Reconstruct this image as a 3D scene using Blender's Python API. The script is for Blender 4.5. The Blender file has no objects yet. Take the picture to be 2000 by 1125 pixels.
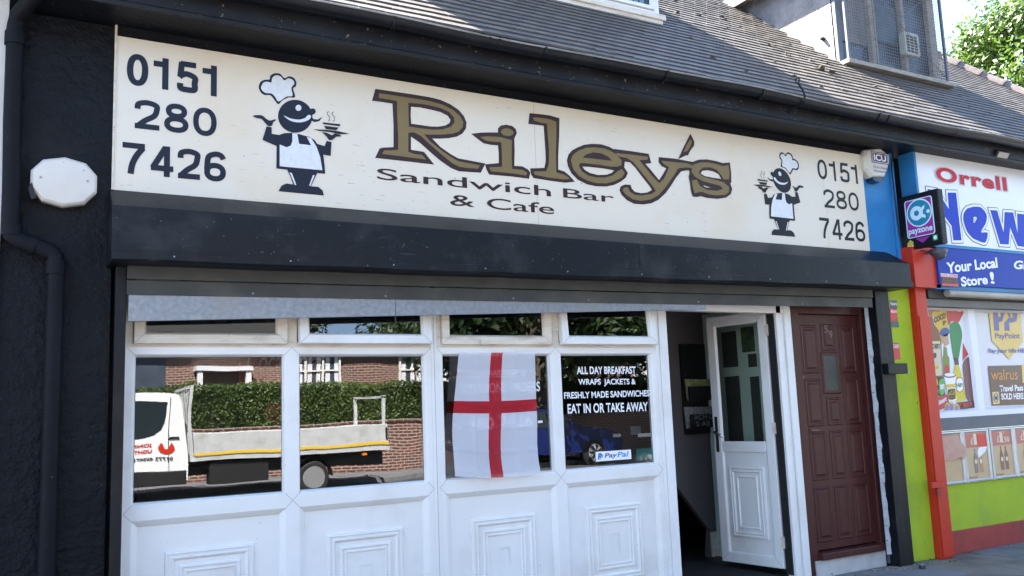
import bpy, bmesh, math, random
from mathutils import Vector, Matrix, noise
random.seed(7)
S = bpy.context.scene
COL = S.collection
R = math.radians

# ------------------------------------------------------------------ camera
CAM = Vector((0, -5.2, 1.42)); FPX = 1731.87
_yw, _pt, _rl = R(29.8198), R(7.8634), R(-2.2284)
FWD = Vector((math.sin(_yw)*math.cos(_pt), math.cos(_yw)*math.cos(_pt), math.sin(_pt)))
_r = Vector((math.cos(_yw), -math.sin(_yw), 0)); _u = _r.cross(FWD)
RGT = _r*math.cos(_rl) + _u*math.sin(_rl); UPV = -_r*math.sin(_rl) + _u*math.cos(_rl)
cd = bpy.data.cameras.new('camera'); cam = bpy.data.objects.new('camera', cd); COL.objects.link(cam)
cam.matrix_world = Matrix.Translation(CAM) @ Matrix((RGT, UPV, -FWD)).transposed().to_4x4()
cd.sensor_width = 36; cd.lens = FPX*36/2000; cd.clip_end = 2000; cd.clip_start = .05
S.camera = cam

# ------------------------------------------------------------------ light
SUN_EL, SUN_K = 53.0, 0.62            # sun behind the shops, a little to the left
az = math.atan(SUN_K)
sdir = Vector((-math.sin(az)*math.cos(R(SUN_EL)), math.cos(az)*math.cos(R(SUN_EL)), math.sin(R(SUN_EL))))
w = bpy.data.worlds.new('World'); S.world = w; w.use_nodes = True
nt = w.node_tree; bg = nt.nodes['Background']; sky = nt.nodes.new('ShaderNodeTexSky')
sky.sky_type = 'NISHITA'; sky.sun_disc = False; sky.sun_elevation = R(SUN_EL); sky.sun_rotation = -az
sky.dust_density = .8; sky.ozone_density = 1.0
nt.links.new(sky.outputs[0], bg.inputs[0]); bg.inputs[1].default_value = 0.066
sl = bpy.data.lights.new('sun', 'SUN'); sl.energy = 5.0; sl.angle = R(.53); sl.color = (1, .96, .89)
so = bpy.data.objects.new('sun', sl); COL.objects.link(so); so.rotation_euler = sdir.to_track_quat('Z', 'Y').to_euler()
S.view_settings.view_transform = 'Standard'; S.view_settings.look = 'None'
S.view_settings.exposure = 3.55; S.view_settings.gamma = 1; S.view_settings.use_curve_mapping = False

# ------------------------------------------------------------------ helpers
def px(x, y, Y):                                   # photo measurement -> point on the plane Y
    d = RGT*((x-1000)/FPX) - UPV*((y-562.5)/FPX) + FWD
    return CAM + d*((Y-CAM.y)/d.y)
def pxX(x, y, X):
    d = RGT*((x-1000)/FPX) - UPV*((y-562.5)/FPX) + FWD
    return CAM + d*((X-CAM.x)/d.x)
def nodes(name):
    m = bpy.data.materials.new(name); m.use_nodes = True
    return m, m.node_tree.nodes, m.node_tree.links, m.node_tree.nodes['Principled BSDF']
def mat(name, c, rough=.6, var=.0, vs=6, bump=0, bs=60, metal=0, c2=None, spots=None, ss=40, st=.68, spec=.5, grime=None, gs=3, stretch=None, bd=.01, scr=None):
    """colour + broad variation towards c2, speckles, streaked grime, fine relief"""
    m, N, L, P = nodes(name)
    P.inputs['Base Color'].default_value = (*c, 1); P.inputs['Roughness'].default_value = rough
    P.inputs['Metallic'].default_value = metal; P.inputs['Specular IOR Level'].default_value = spec
    tc = N.new('ShaderNodeTexCoord'); out = None; co = tc.outputs['Object']
    if stretch:
        mp = N.new('ShaderNodeMapping'); mp.inputs['Scale'].default_value = stretch; L.new(co, mp.inputs[0]); co2 = mp.outputs[0]
    else: co2 = co
    def nz(scale, det, cc):
        n = N.new('ShaderNodeTexNoise'); n.inputs['Scale'].default_value = scale; n.inputs['Detail'].default_value = det; n.inputs['Roughness'].default_value=.6
        L.new(cc, n.inputs['Vector']); return n.outputs[0]
    def ramp(v, a, b):
        r = N.new('ShaderNodeMapRange'); r.inputs[1].default_value = a; r.inputs[2].default_value = b; L.new(v, r.inputs[0]); return r.outputs[0]
    def mix(f, a, b, t='MIX'):
        x = N.new('ShaderNodeMix'); x.data_type = 'RGBA'; x.blend_type = t
        for s, v in ((x.inputs[0], f), (x.inputs[6], a), (x.inputs[7], b)):
            if isinstance(v, (tuple, float, int)): s.default_value = (*v, 1) if isinstance(v, tuple) else v
            else: L.new(v, s)
        return x.outputs[2]
    cur = c
    if c2 is None and var: c2 = tuple(min(1, v*(1-var)) for v in c)
    if c2: cur = mix(ramp(nz(vs, 6, co2), .35, .68), cur, c2)
    if grime: cur = mix(ramp(nz(gs, 8, co2), .52, .78), cur, grime)
    if spots: cur = mix(ramp(nz(ss, 3, co), st, st+.03), cur, spots)
    if scr:                                  # fine horizontal scratches, gathered in patches
        mp2 = N.new('ShaderNodeMapping'); mp2.inputs['Scale'].default_value = (7, 1, 90); L.new(co, mp2.inputs[0])
        mm_ = N.new('ShaderNodeMath'); mm_.operation = 'MULTIPLY'; L.new(ramp(nz(1.0, 3, mp2.outputs[0]), .655, .675), mm_.inputs[0]); L.new(ramp(nz(1.6, 3, co), .47, .60), mm_.inputs[1])
        cur = mix(mm_.outputs[0], cur, scr)
    if cur is not c: L.new(cur, P.inputs['Base Color'])
    if c2:
        L.new(ramp(nz(vs*2.3, 4, co), -.3, 1.6), P.inputs['Roughness']) if False else None
    if bump:
        b = N.new('ShaderNodeBump'); b.inputs['Strength'].default_value = bump; b.inputs['Distance'].default_value = bd
        L.new(nz(bs, 6, co), b.inputs['Height']); L.new(b.outputs[0], P.inputs['Normal'])
    return m
def tag(o, label=None, cat=None, group=None, kind=None):
    if label: o['label'] = label
    if cat: o['category'] = cat
    if group: o['group'] = group
    if kind: o['kind'] = kind
    return o
def empty(name, loc, label=None, cat=None, group=None, kind=None, parent=None):
    o = bpy.data.objects.new(name, None); COL.objects.link(o); o.empty_display_size = .1
    if parent: o.parent = parent; o.location = Vector(loc) - wloc(parent)
    else: o.location = loc
    return tag(o, label, cat, group, kind)
def wloc(o):
    l = Vector((0, 0, 0))
    while o: l = l + o.location; o = o.parent
    return l
class MB:
    def __init__(s): s.v = []; s.f = []; s.m = []; s.k = 0
    def quad(s, *p):
        n = len(s.v); s.v += [tuple(q) for q in p]; s.f.append(tuple(range(n, n+len(p)))); s.m.append(s.k); return s
    def box(s, x0, x1, y0, y1, z0, z1, M=None):
        n = len(s.v); P = [(x, y, z) for z in (z0, z1) for x, y in ((x0, y0), (x1, y0), (x1, y1), (x0, y1))]
        if M: P = [tuple(M @ Vector(q)) for q in P]
        s.v += P
        for f in ((3, 2, 1, 0), (4, 5, 6, 7), (0, 1, 5, 4), (1, 2, 6, 5), (2, 3, 7, 6), (3, 0, 4, 7)):
            s.f.append(tuple(n+i for i in f)); s.m.append(s.k)
        return s
    def hexa(s, P):
        n = len(s.v); s.v += [tuple(q) for q in P]
        for f in ((3, 2, 1, 0), (4, 5, 6, 7), (0, 1, 5, 4), (1, 2, 6, 5), (2, 3, 7, 6), (3, 0, 4, 7)):
            s.f.append(tuple(n+i for i in f)); s.m.append(s.k)
        return s
    def loft(s, rings, closed=True, caps=False):
        n = len(s.v); k = len(rings[0])
        for r_ in rings: s.v += [tuple(q) for q in r_]
        for i in range(len(rings)-1):
            for j in range(k if closed else k-1):
                a = n+i*k+j; b = n+i*k+(j+1) % k
                s.f.append((a, b, b+k, a+k)); s.m.append(s.k)
        if caps:
            s.f.append(tuple(n+j for j in reversed(range(k)))); s.m.append(s.k)
            s.f.append(tuple(n+(len(rings)-1)*k+j for j in range(k))); s.m.append(s.k)
        return s
    def tube(s, pts, r, seg=12, caps=True):
        pts = [Vector(p) for p in pts]; rings = []
        rr = r if isinstance(r, (list, tuple)) else [r]*len(pts)
        ref = None
        for i, p in enumerate(pts):
            t = (pts[min(i+1, len(pts)-1)] - pts[max(i-1, 0)]).normalized()
            if ref is None:
                ref = t.orthogonal().normalized()
            a = (ref - t*ref.dot(t)).normalized(); ref = a; b = t.cross(a)
            rings.append([p + (a*math.cos(q)+b*math.sin(q))*rr[i] for q in [2*math.pi*j/seg for j in range(seg)]])
        return s.loft(rings, True, caps)
    def prism(s, poly, axis, a, b):        # poly of 2-D points; axis 'x': (y,z), 'y': (x,z), 'z': (x,y)
        def f(u, v, t): return {'x': (t, u, v), 'y': (u, t, v), 'z': (u, v, t)}[axis]
        return s.loft([[f(u, v, a) for u, v in poly], [f(u, v, b) for u, v in poly]], True, True)
    def ring(s, x0, x1, z0, z1, prof, flip=None):     # mitred rectangular frame, prof = [(inset, y)...]
        rings = []
        for d, y in prof:
            rings.append([(x0+d, y, z0+d), (x1-d, y, z0+d), (x1-d, y, z1-d), (x0+d, y, z1-d)])
        return s.loft(rings, True)
    def mitres(s, x0, x1, z0, z1, d, y, w_=.0012):
        for (x, z, sx, sz) in ((x0, z0, 1, 1), (x1, z0, -1, 1), (x1, z1, -1, -1), (x0, z1, 1, -1)):
            a = Vector((x, y, z)); b = Vector((x+sx*d, y, z+sz*d)); n_ = Vector((sz, 0, -sx)).normalized()*w_
            s.quad(a-n_, a+n_, b+n_, b-n_)
        return s
    def build(s, name, mats, parent=None, smooth=False, bevel=0, kind=None, label=None, loc=None):
        me = bpy.data.meshes.new(name)
        o0 = wloc(parent) if parent else Vector((0, 0, 0))
        if loc is None: loc = Vector(s.v[0]) if not parent else Vector((0, 0, 0))
        if not parent: o0 = Vector(loc)
        me.from_pydata([tuple(Vector(v)-o0) for v in s.v], [], s.f)
        if not isinstance(mats, (list, tuple)): mats = [mats]
        for m_ in mats: me.materials.append(m_)
        me.polygons.foreach_set('material_index', s.m)
        bm = bmesh.new(); bm.from_mesh(me); bmesh.ops.recalc_face_normals(bm, faces=bm.faces); bm.to_mesh(me); bm.free()
        o = bpy.data.objects.new(name, me); COL.objects.link(o)
        if parent: o.parent = parent
        else: o.location = loc
        if smooth:
            me.polygons.foreach_set('use_smooth', [True]*len(me.polygons))
            if smooth == 'auto': 
                e = o.modifiers.new('es', 'EDGE_SPLIT'); e.split_angle = R(35)
        if bevel:
            b = o.modifiers.new('bv', 'BEVEL'); b.width = bevel; b.segments = 2; b.limit_method = 'ANGLE'; b.angle_limit = R(40)
        if kind: o['kind'] = kind
        if label: o['label'] = label
        return o
def Box(name, m, x0, x1, y0, y1, z0, z1, parent=None, bevel=0, **k):
    return MB().box(x0, x1, y0, y1, z0, z1).build(name, m, parent, bevel=bevel, **k)
def flat(name, polys, mapper, m, parent, offset=0, kind=None, extrude=0):
    """filled 2-D outline (holes by even-odd), laid flat on a surface by mapper(u,v)->Vector"""
    cu = bpy.data.curves.new(name, 'CURVE'); cu.dimensions = '2D'; cu.fill_mode = 'BOTH'; cu.offset = offset
    for p in polys:
        sp = cu.splines.new('POLY'); sp.points.add(len(p)-1); sp.use_cyclic_u = True
        for i, (a, b) in enumerate(p): sp.points[i].co = (a, b, 0, 1)
    return curve_obj(name, cu, mapper, m, parent, kind)
def curve_obj(name, cu, mapper, m, parent, kind=None):
    t = bpy.data.objects.new(name+'_c', cu); COL.objects.link(t)
    bpy.context.view_layer.update()
    dg = bpy.context.evaluated_depsgraph_get(); me = bpy.data.meshes.new_from_object(t.evaluated_get(dg))
    bpy.data.objects.remove(t); bpy.data.curves.remove(cu)
    o0 = wloc(parent) if parent else Vector((0, 0, 0))
    if callable(mapper):
        for v in me.vertices: v.co = Vector(mapper(v.co.x, v.co.y)) - o0
    me.materials.clear(); me.materials.append(m); me.name = name
    o = bpy.data.objects.new(name, me); COL.objects.link(o)
    if parent: o.parent = parent
    if kind: o['kind'] = kind
    return o
def text(name, s, O, U, V, m, parent, off=0.0, shear=0, spacing=1.0):
    """lettering fitted into the parallelogram O, O+U, O+V"""
    cu = bpy.data.curves.new(name, 'FONT'); cu.body = s; cu.offset = off; cu.shear = shear; cu.fill_mode = 'BOTH'; cu.space_character = spacing; cu.resolution_u = 5
    t = bpy.data.objects.new(name+'_c', cu); COL.objects.link(t); bpy.context.view_layer.update()
    dg = bpy.context.evaluated_depsgraph_get(); me = bpy.data.meshes.new_from_object(t.evaluated_get(dg))
    bpy.data.objects.remove(t); bpy.data.curves.remove(cu)
    xs = [v.co.x for v in me.vertices]; ys = [v.co.y for v in me.vertices]
    a, b, c, d = min(xs), max(xs), min(ys), max(ys)
    o0 = wloc(parent) if parent else Vector((0, 0, 0)); O = Vector(O); U = Vector(U); V = Vector(V)
    for v in me.vertices: v.co = O + U*((v.co.x-a)/(b-a)) + V*((v.co.y-c)/(d-c)) - o0
    me.materials.clear(); me.materials.append(m); me.name = name
    o = bpy.data.objects.new(name, me); COL.objects.link(o)
    if parent: o.parent = parent
    return o
def textXZ(name, s, x0, x1, z0, z1, Y, m, parent, **k):
    return text(name, s, (x0, Y, z0), (x1-x0, 0, 0), (0, 0, z1-z0), m, parent, **k)
def textpx(name, s, bl, br, tl, Y, m, parent, **k):      # corners read in the photo, on plane Y
    O = px(*bl, Y); B = px(*br, Y); T = px(*tl, Y)
    return text(name, s, O, (B.x-O.x, 0, B.z-O.z if abs(B.z-O.z) > .03 else 0), (0, 0, T.z-O.z), m, parent, **k)
def smoothpts(p, closed=False, n=6):
    out = []; k = len(p)
    for i in range(k if closed else k-1):
        P = [p[(i+j) % k] if closed else p[max(0, min(k-1, i+j))] for j in (-1, 0, 1, 2)]
        for q in range(n):
            t = q/n; c = []
            for a in (0, 1):
                c.append(.5*(2*P[1][a]+(P[2][a]-P[0][a])*t+(2*P[0][a]-5*P[1][a]+4*P[2][a]-P[3][a])*t*t+(3*P[1][a]-P[0][a]-3*P[2][a]+P[3][a])*t**3))
            out.append(tuple(c))
    if not closed: out.append(p[-1])
    return out
def ell(cx, cy, rx, ry, n=28, a0=0, rot=0):
    return [(cx+rx*math.cos(t)*math.cos(rot)-ry*math.sin(t)*math.sin(rot), cy+rx*math.cos(t)*math.sin(rot)+ry*math.sin(t)*math.cos(rot)) for t in [a0+2*math.pi*i/n for i in range(n)]]
def rrect(x0, x1, y0, y1, r, n=5):
    o = []
    for cx, cy, a in ((x1-r, y1-r, 0), (x0+r, y1-r, 90), (x0+r, y0+r, 180), (x1-r, y0+r, 270)):
        for i in range(n+1): t = R(a+90*i/n); o.append((cx+r*math.cos(t), cy+r*math.sin(t)))
    return o
def copy_tree(o, parent=None):
    c = o.copy(); COL.objects.link(c); c.parent = parent
    for ch in [x for x in o.children]: copy_tree(ch, c)
    return c

# ------------------------------------------------------------------ materials
M = {}
M['roughcast'] = mat('black_roughcast', (.0045, .0058, .0095), .5, var=.45, vs=9, bump=1.0, bs=24, bd=.018, grime=(.013, .012, .013), gs=1.6, spots=(.1, .1, .1), ss=70, st=.71, spec=.18)
M['black'] = mat('black_gloss_paint', (.0048, .006, .010), .42, var=.4, vs=5, bump=.12, bs=50, bd=.004, spots=(.16, .16, .15), ss=55, st=.70, grime=(.030, .031, .033), gs=3.2, scr=(.04, .04, .042), spec=.25)
M['blackwood'] = mat('black_painted_timber', (.0065, .0075, .0105), .5, var=.4, vs=7, bump=.5, bs=30, bd=.004, stretch=(1, 12, 12), spots=(.17, .16, .14), ss=50, st=.70, spec=.18)
M['fasciablk'] = mat('black_fascia', (.016, .017, .021), .5, var=.5, vs=4, bump=.2, bs=70, bd=.003, spots=(.22, .18, .1), ss=46, st=.675, spec=.18)
M['plasticblk'] = mat('black_plastic_gutter', (.008, .009, .012), .36, var=.3, vs=8, grime=(.018, .018, .019), gs=5, spec=.25)
M['cream'] = mat('cream_sign_board', (.70, .625, .51), .45, vs=.9, c2=(.67, .61, .52), spots=(.12, .09, .07), ss=38, st=.70, bump=.05, bs=30, bd=.002, grime=(.66, .55, .40), gs=1.1, scr=(.40, .33, .27))
M['navy'] = mat('navy_vinyl', (.012, .015, .028), .35, spec=.25)
M['inkblk'] = mat('black_vinyl', (.011, .011, .014), .35, spec=.25)
M['brownout'] = mat('dark_brown_vinyl', (.045, .024, .026), .35, var=.2, spec=.25)
M['gold'] = mat('olive_gold_vinyl', (.21, .152, .066), .38, var=.12, vs=3, spec=.25)
M['chefwhite'] = mat('white_vinyl', (.68, .69, .72), .4, vs=30, c2=(.60, .60, .62))
M['pvc'] = mat('white_upvc', (.77, .76, .745), .36, vs=1.3, c2=(.73, .71, .675), bump=.02, bs=20, grime=(.62, .58, .54), gs=2.0, spots=(.3,.28,.25), ss=60, st=.72)
M['pvcdirty'] = mat('dusty_white_upvc', (.68, .62, .53), .45, vs=4, c2=(.60, .51, .41), grime=(.40, .32, .24), gs=5, stretch=(1, 1, 5), spots=(.2,.17,.14), ss=60, st=.70)
M['joint'] = mat('joint_grey', (.30, .30, .31), .6)
M['darkgap'] = mat('black_rubber', (.01, .01, .01), .7)  # rubber parts, and shade painted into open gaps
M['galv'] = mat('galvanised_steel', (.20, .22, .25), .42, metal=.45, vs=34, c2=(.30, .32, .36), bump=.06, bs=80, grime=(.25, .25, .25), gs=3)
M['lath'] = mat('dusty_grey_lath', (.042, .042, .039), .6, var=.35, vs=5, grime=(.08, .075, .065), gs=3)
M['brown'] = mat('oxblood_door_paint', (.068, .019, .017), .36, var=.25, vs=5, bump=.18, bs=60, bd=.002, stretch=(8, 8, 1), spots=(.2,.14,.12), ss=60, st=.72, spec=.25)
M['blue'] = mat('sky_blue_paint', (.03, .20, .47), .42, var=.15, vs=4, bump=.1, bs=25, grime=(.04, .13, .28), gs=2.5, spots=(.02, .03, .05), ss=30, st=.70, spec=.25)
M['red'] = mat('red_gloss_paint', (.52, .035, .016), .38, var=.12, vs=5, bump=.1, bs=40, bd=.003, spots=(.2, .06, .05), ss=35, st=.70, spec=.25)
M['redbase'] = mat('red_masonry_paint', (.34, .03, .025), .6, var=.25, vs=4, bump=.4, bs=40, grime=(.12, .03, .03), gs=5)
M['green'] = mat('lime_render', (.38, .50, .03), .7, var=.12, vs=3, bump=.55, bs=70, bd=.008, spots=(.05, .05, .04), ss=22, st=.70, grime=(.26, .36, .05), gs=2.5, spec=.25)
M['white'] = mat('white_print', (.76, .76, .78), .35, vs=1.5, c2=(.7, .71, .75))
M['greysill'] = mat('slate_grey_paint', (.10, .115, .14), .5, var=.2, spots=(.04, .04, .04), ss=30, st=.72)
M['cable'] = mat('black_cable', (.01, .01, .012), .5)

# glass: partly mirror, partly clear
def glass(name, boost=2.0, tint=(.86, .9, .9), wav=.012):
    m, N, L, P = nodes(name); N.remove(P)
    f = N.new('ShaderNodeFresnel'); f.inputs[0].default_value = 1.5
    mu = N.new('ShaderNodeMath'); mu.operation = 'MULTIPLY'; mu.inputs[1].default_value = boost; mu.use_clamp = True
    t = N.new('ShaderNodeBsdfTransparent'); t.inputs[0].default_value = (*tint, 1)
    g = N.new('ShaderNodeBsdfGlossy'); g.inputs['Roughness'].default_value = .0
    mx = N.new('ShaderNodeMixShader'); tc = N.new('ShaderNodeTexCoord'); n = N.new('ShaderNodeTexNoise'); n.inputs['Scale'].default_value = 2.2; n.inputs['Detail'].default_value = 1.0
    b = N.new('ShaderNodeBump'); b.inputs['Strength'].default_value = 1; b.inputs['Distance'].default_value = wav
    L.new(tc.outputs['Object'], n.inputs['Vector']); L.new(n.outputs[0], b.inputs['Height'])
    for q in (g, f): L.new(b.outputs[0], q.inputs['Normal'])
    L.new(f.outputs[0], mu.inputs[0]); L.new(mu.outputs[0], mx.inputs[0]); L.new(t.outputs[0], mx.inputs[1]); L.new(g.outputs[0], mx.inputs[2])
    L.new(mx.outputs[0], N['Material Output'].inputs[0]); return m
M['glass'] = glass('window_glass', 3.6, (.7, .74, .74), .0008)
M['doorglass'] = glass('door_glass', 1.3, (.85, .9, .88), .0002)

# ------------------------------------------------------------------ setting: ground, road, pavements
asphalt = mat('asphalt', (.055, .055, .058), .85, var=.3, vs=8, bump=.5, bs=220, bd=.006, spots=(.12, .12, .12), ss=160, st=.66)
slabm = mat('concrete_slab', (.19, .19, .20), .75, var=.35, vs=2.6, bump=.35, bs=90, bd=.004, spots=(.05, .05, .05), ss=26, st=.69, grime=(.075, .075, .08), gs=3)
slabm2 = mat('concrete_slab_darker', (.15, .155, .165), .75, var=.3, vs=3, bump=.35, bs=90, bd=.004, spots=(.2, .2, .19), ss=40, st=.73, grime=(.06, .06, .065), gs=3)
slabm3 = mat('concrete_slab_brown', (.20, .175, .15), .75, var=.35, vs=3, bump=.35, bs=90, bd=.004, grime=(.07, .065, .06), gs=3)
soil = mat('ground', (.10, .10, .09), .9, var=.4, vs=.5)
tag(MB().quad((-400, -400, -.16), (400, -400, -.16), (400, 400, -.16), (-400, 400, -.16)).build('ground', soil), kind='structure')
tag(MB().box(-60, 80, -15.0, -3.5, -.15, -.12).build('road', asphalt), kind='structure')
pav = tag(MB().box(-20, 30, -3.3, .6, -.14, -.02).build('pavement', mat('bedding', (.04, .04, .038), .9, var=.4, vs=30, bump=.5)), kind='structure')
k = 0
for j in range(6):
    for i in range(24):
        sx, sy = .9, .6
        x0 = 3.1+i*sx+(j % 2)*.42-.9; y1 = -.02-j*sy-.003
        if y1-sy < -3.35: continue
        if x0 < 1 or x0 > 15: continue
        dz = random.uniform(-.003, .004)
        o = MB().box(x0+.005, x0+sx-.005, y1-sy+.006, y1, -.05, dz).build('paving_slab', random.choice([slabm, slabm, slabm2, slabm3]), pav, bevel=.004)
for a, b in ((-20, 1.4), (15.5, 30)):
    MB().box(a, b, -3.3, -.02, -.05, 0).build('concrete_surface', slabm, pav)
kerb = MB()
for i in range(50): kerb.box(-15+i*.9, -15+i*.9+.89, -3.5, -3.31, -.14, 0)
kerb.build('kerb_stones', slabm2, pav, kind='stuff')
tag(MB().box(-60, 80, -17.2, -15.0, -.14, 0).build('far_pavement', slabm), kind='structure')

# ------------------------------------------------------------------ cafe building: walls, roof, fascia
TH = R(41.26); TT = math.tan(TH); GZ, GY = 3.81, -.45        # eave line
def rz(Y): return GZ + (Y-GY)*TT
bld = empty('cafe_building', (3.5, 1, 0), 'black painted end-of-view cafe building with roughcast wall, brown tiled roof and two dormers', 'building')
sx0 = -.05
MB().box(sx0, .47, -.07, .3, 0, 3.62).build('wall', M['roughcast'], bld)
MB().box(.47, 6.72, .02, .3, 2.3, 3.62).build('wall', M['blackwood'], bld)
wallm = mat('inner_wall_dark', (.035, .034, .036), .8, var=.2)
MB().box(-.05, 12.6, 5.8, 6.0, 0, 4).build('back_wall', wallm, bld)
# side party walls / upper blocking
Box('party_wall', wallm, -.05, .54, .3, 5.8, 0, 4, bld)
Box('party_wall', wallm, 6.80, 6.95, .3, 5.8, 0, 4, bld)
Box('attic_floor', wallm, .54, 12.5, .3, 5.8, 2.62, 2.75, bld)
# board over the sign, soffit, fascia
Box('top_board', M['blackwood'], .47, 6.70, -.072, .02, 3.572, 3.628, bld)
Box('soffit', M['blackwood'], sx0, 12.6, -.345, .02, 3.628, 3.65, bld)
fm = MB(); fm.prism([(-.345, 3.655), (-.345, 3.615), (-.368, 3.615), (-.372, 3.64), (-.362, 3.65), (-.362, 3.80), (-.345, 3.80)], 'x', sx0, 12.65)
fm.build('fascia_board', M['fasciablk'], bld, bevel=.002)
# gutter: half-round channel
def gut_ring(x, r, cz=3.795, cy=-.432):
    o = []
    for i in range(13): t = math.pi + math.pi*i/12; o.append((x, cy+r*math.cos(t), cz+r*math.sin(t)))
    for i in range(13): t = 2*math.pi - math.pi*i/12; o.append((x, cy+(r-.004)*math.cos(t), cz+(r-.004)*math.sin(t)))
    return o
gm = MB(); xs = [sx0+i*.5 for i in range(26)]
gm.loft([gut_ring(x, .058, 3.797+.006*math.sin(x*1.7)+.004*math.sin(x*4.1), -.432+.004*math.sin(x*2.3)) for x in xs], True, True)
gut = gm.build('gutter', M['plasticblk'], bld, smooth='auto')
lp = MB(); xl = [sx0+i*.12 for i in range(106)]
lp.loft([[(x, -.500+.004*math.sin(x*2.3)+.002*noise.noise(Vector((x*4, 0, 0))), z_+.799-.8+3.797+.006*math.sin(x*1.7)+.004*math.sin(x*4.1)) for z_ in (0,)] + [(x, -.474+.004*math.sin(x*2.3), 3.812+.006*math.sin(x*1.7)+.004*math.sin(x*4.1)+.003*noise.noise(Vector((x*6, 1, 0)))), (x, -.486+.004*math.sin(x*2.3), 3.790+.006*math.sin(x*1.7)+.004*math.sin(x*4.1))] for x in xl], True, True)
lp.build('gutter_lip', mat('weathered_pale_lip', (.5, .5, .51), .4, var=.5, vs=6), gut)  # pale colour paints the sun caught on the gutter's front edge
for bx_ in (1.95, 2.60, 2.67, 3.02, 4.05, 5.0, 6.35, 6.47, 7.4, 8.6, 9.7):
    MB().loft([gut_ring(bx_, .0635), gut_ring(bx_+.02, .0635)], True, True).build('gutter_bracket', M['plasticblk'], gut)
# iron stay hooked over the gutter
hp = px(1556, 180, -.43)
hk = MB(); hx = hp.x
hk.tube([(hx-.02, -.36, 3.70), (hx-.012, -.42, 3.735), (hx, -.505, 3.76), (hx, -.51, 3.80), (hx, -.49, 3.86), (hx, -.45, 3.93)], .008, 6)
hk.tube([(hx, -.45+.02*math.sin(t), 3.95-.02*math.cos(t)) for t in [i*math.pi/5 for i in range(11)]], .005, 6)
hk.build('gutter_stay', M['plasticblk'], bld)
# roof deck with eave, verge, hip
deckm = mat('roofing_felt', (.02, .02, .02), .9)
def hipx(Y): return 12.45 - (Y-GY)*.45
RY = 3.6
MB().quad((sx0-.4, GY+.02, rz(GY+.02)-.03), (hipx(GY), GY+.02, rz(GY+.02)-.03), (hipx(RY), RY, rz(RY)-.03), (sx0-.4, RY, rz(RY)-.03)).build('roof_deck', deckm, bld)
MB().quad((sx0-.4, RY, rz(RY)-.03), (hipx(RY), RY, rz(RY)-.03), (12.4, 7.4, 3.7), (sx0-.4, 7.4, 3.7)).quad((hipx(RY), RY, rz(RY)-.03), (hipx(GY), GY, rz(GY)-.03), (12.45, 7.4, 3.7)).build('rear_slope', deckm, bld)

def tilemat(name, a, b):
    m = mat(name, a, .55, vs=3.5, c2=b, bump=.4, bs=60, bd=.004, grime=(.045, .038, .03), gs=5, spec=.55)
    return m
tm = [tilemat('clay_tile_grey_brown', (.080, .068, .057), (.054, .046, .039)), tilemat('clay_tile_dark', (.080, .070, .060), (.055, .048, .042)), tilemat('clay_tile_pale', (.105, .090, .076), (.074, .063, .053))]
# dormer footprints (x0, x1, front Y)
D1 = (1.85, 5.0, .70, 6.0); D2 = (7.44, 9.12, .75, 6.05)
def in_dormer(x, Y):
    for a, b, y0, zt in (D1, D2):
        if a-.02 < x < b+.02 and Y > y0+.05 and rz(Y) < zt-.02: return True
    return False
roof = empty('roof', (0, GY, GZ), parent=bld)
TW, TG, TL = .168, .114, .168
slope = Vector((0, math.cos(TH), math.sin(TH))); nrm = Vector((0, -math.sin(TH), math.cos(TH)))
def tile_geo(mb, x, s, w_, jit):
    # s = distance up the slope of the lower edge
    a = Vector((x, GY, GZ)) + slope*s
    lift0 = .017 + jit[0]; tl = jit[1]
    P = []
    for t in (0, 1):
        for (u, v) in ((0, 0), (w_, 0), (w_, TL), (0, TL)):
            h = (lift0 if v == 0 else .0015) + (0.015 if t else 0) + (tl*(u/w_-.5))
            cam_ = -.0035*(1 if (u > 0) else 0)
            P.append(a + Vector((u, 0, 0)) + slope*v + nrm*h)
    mb.hexa(P)
cand = []
ncourse = int((RY-GY)/math.cos(TH)/TG)
for c in range(ncourse):
    s = c*TG - .02
    Y = GY + math.cos(TH)*s
    off = (c % 2)*TW/2
    wob = .006*math.sin(c*.7)
    x = sx0-.4+off
    while x < hipx(Y)-.05:
        if not in_dormer(x+TW/2, Y):
            sag = .010*noise.noise(Vector((x*.7, c*.3, 0))) + .004*noise.noise(Vector((x*3, c*1.1, 5)))
            j = (random.uniform(-.001, .002), random.uniform(-.0008, .0008))
            ss_ = s + random.uniform(-.0015, .0015) + sag*1.0 - (random.random() < .006)*.02
            # nearest visible ones become separate objects
            mid = Vector((x, GY, GZ)) + slope*s; d = mid-CAM; f_ = d.dot(FWD); u = 1000+FPX*d.dot(RGT)/f_; v = 562.5-FPX*d.dot(UPV)/f_
            vis = 0 < u < 2000 and 0 < v < 1125
            cand.append((d.length if vis else 99, x, ss_, j))
        x += TW
cand.sort(key=lambda q: q[0])
rest = [MB(), MB(), MB()]
# shared meshes for the separate tiles
protos = []
for pi in range(6):
    mb = MB(); a = tile_geo(mb, 0, 0, TW-.004, (random.uniform(-.001, .002), random.uniform(-.0008, .0008)))
    me = bpy.data.meshes.new('roof_tile'); me.from_pydata([tuple(Vector(v)-Vector((0, GY, GZ))) for v in mb.v], [], mb.f); me.materials.append(tm[pi % 3]); protos.append(me)
for i, (d_, x, s, j) in enumerate(cand):
    if i < 290:
        o = bpy.data.objects.new('roof_tile', random.choice(protos)); COL.objects.link(o); o.parent = roof
        o.location = Vector((x, 0, 0)) + slope*s
    else:
        tile_geo(rest[random.choice((0, 0, 1, 2))], x, s, TW-.004, j)
for mb, m_ in zip(rest, tm): mb.build('roof_tiles_beyond', m_, roof, kind='stuff')
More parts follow.
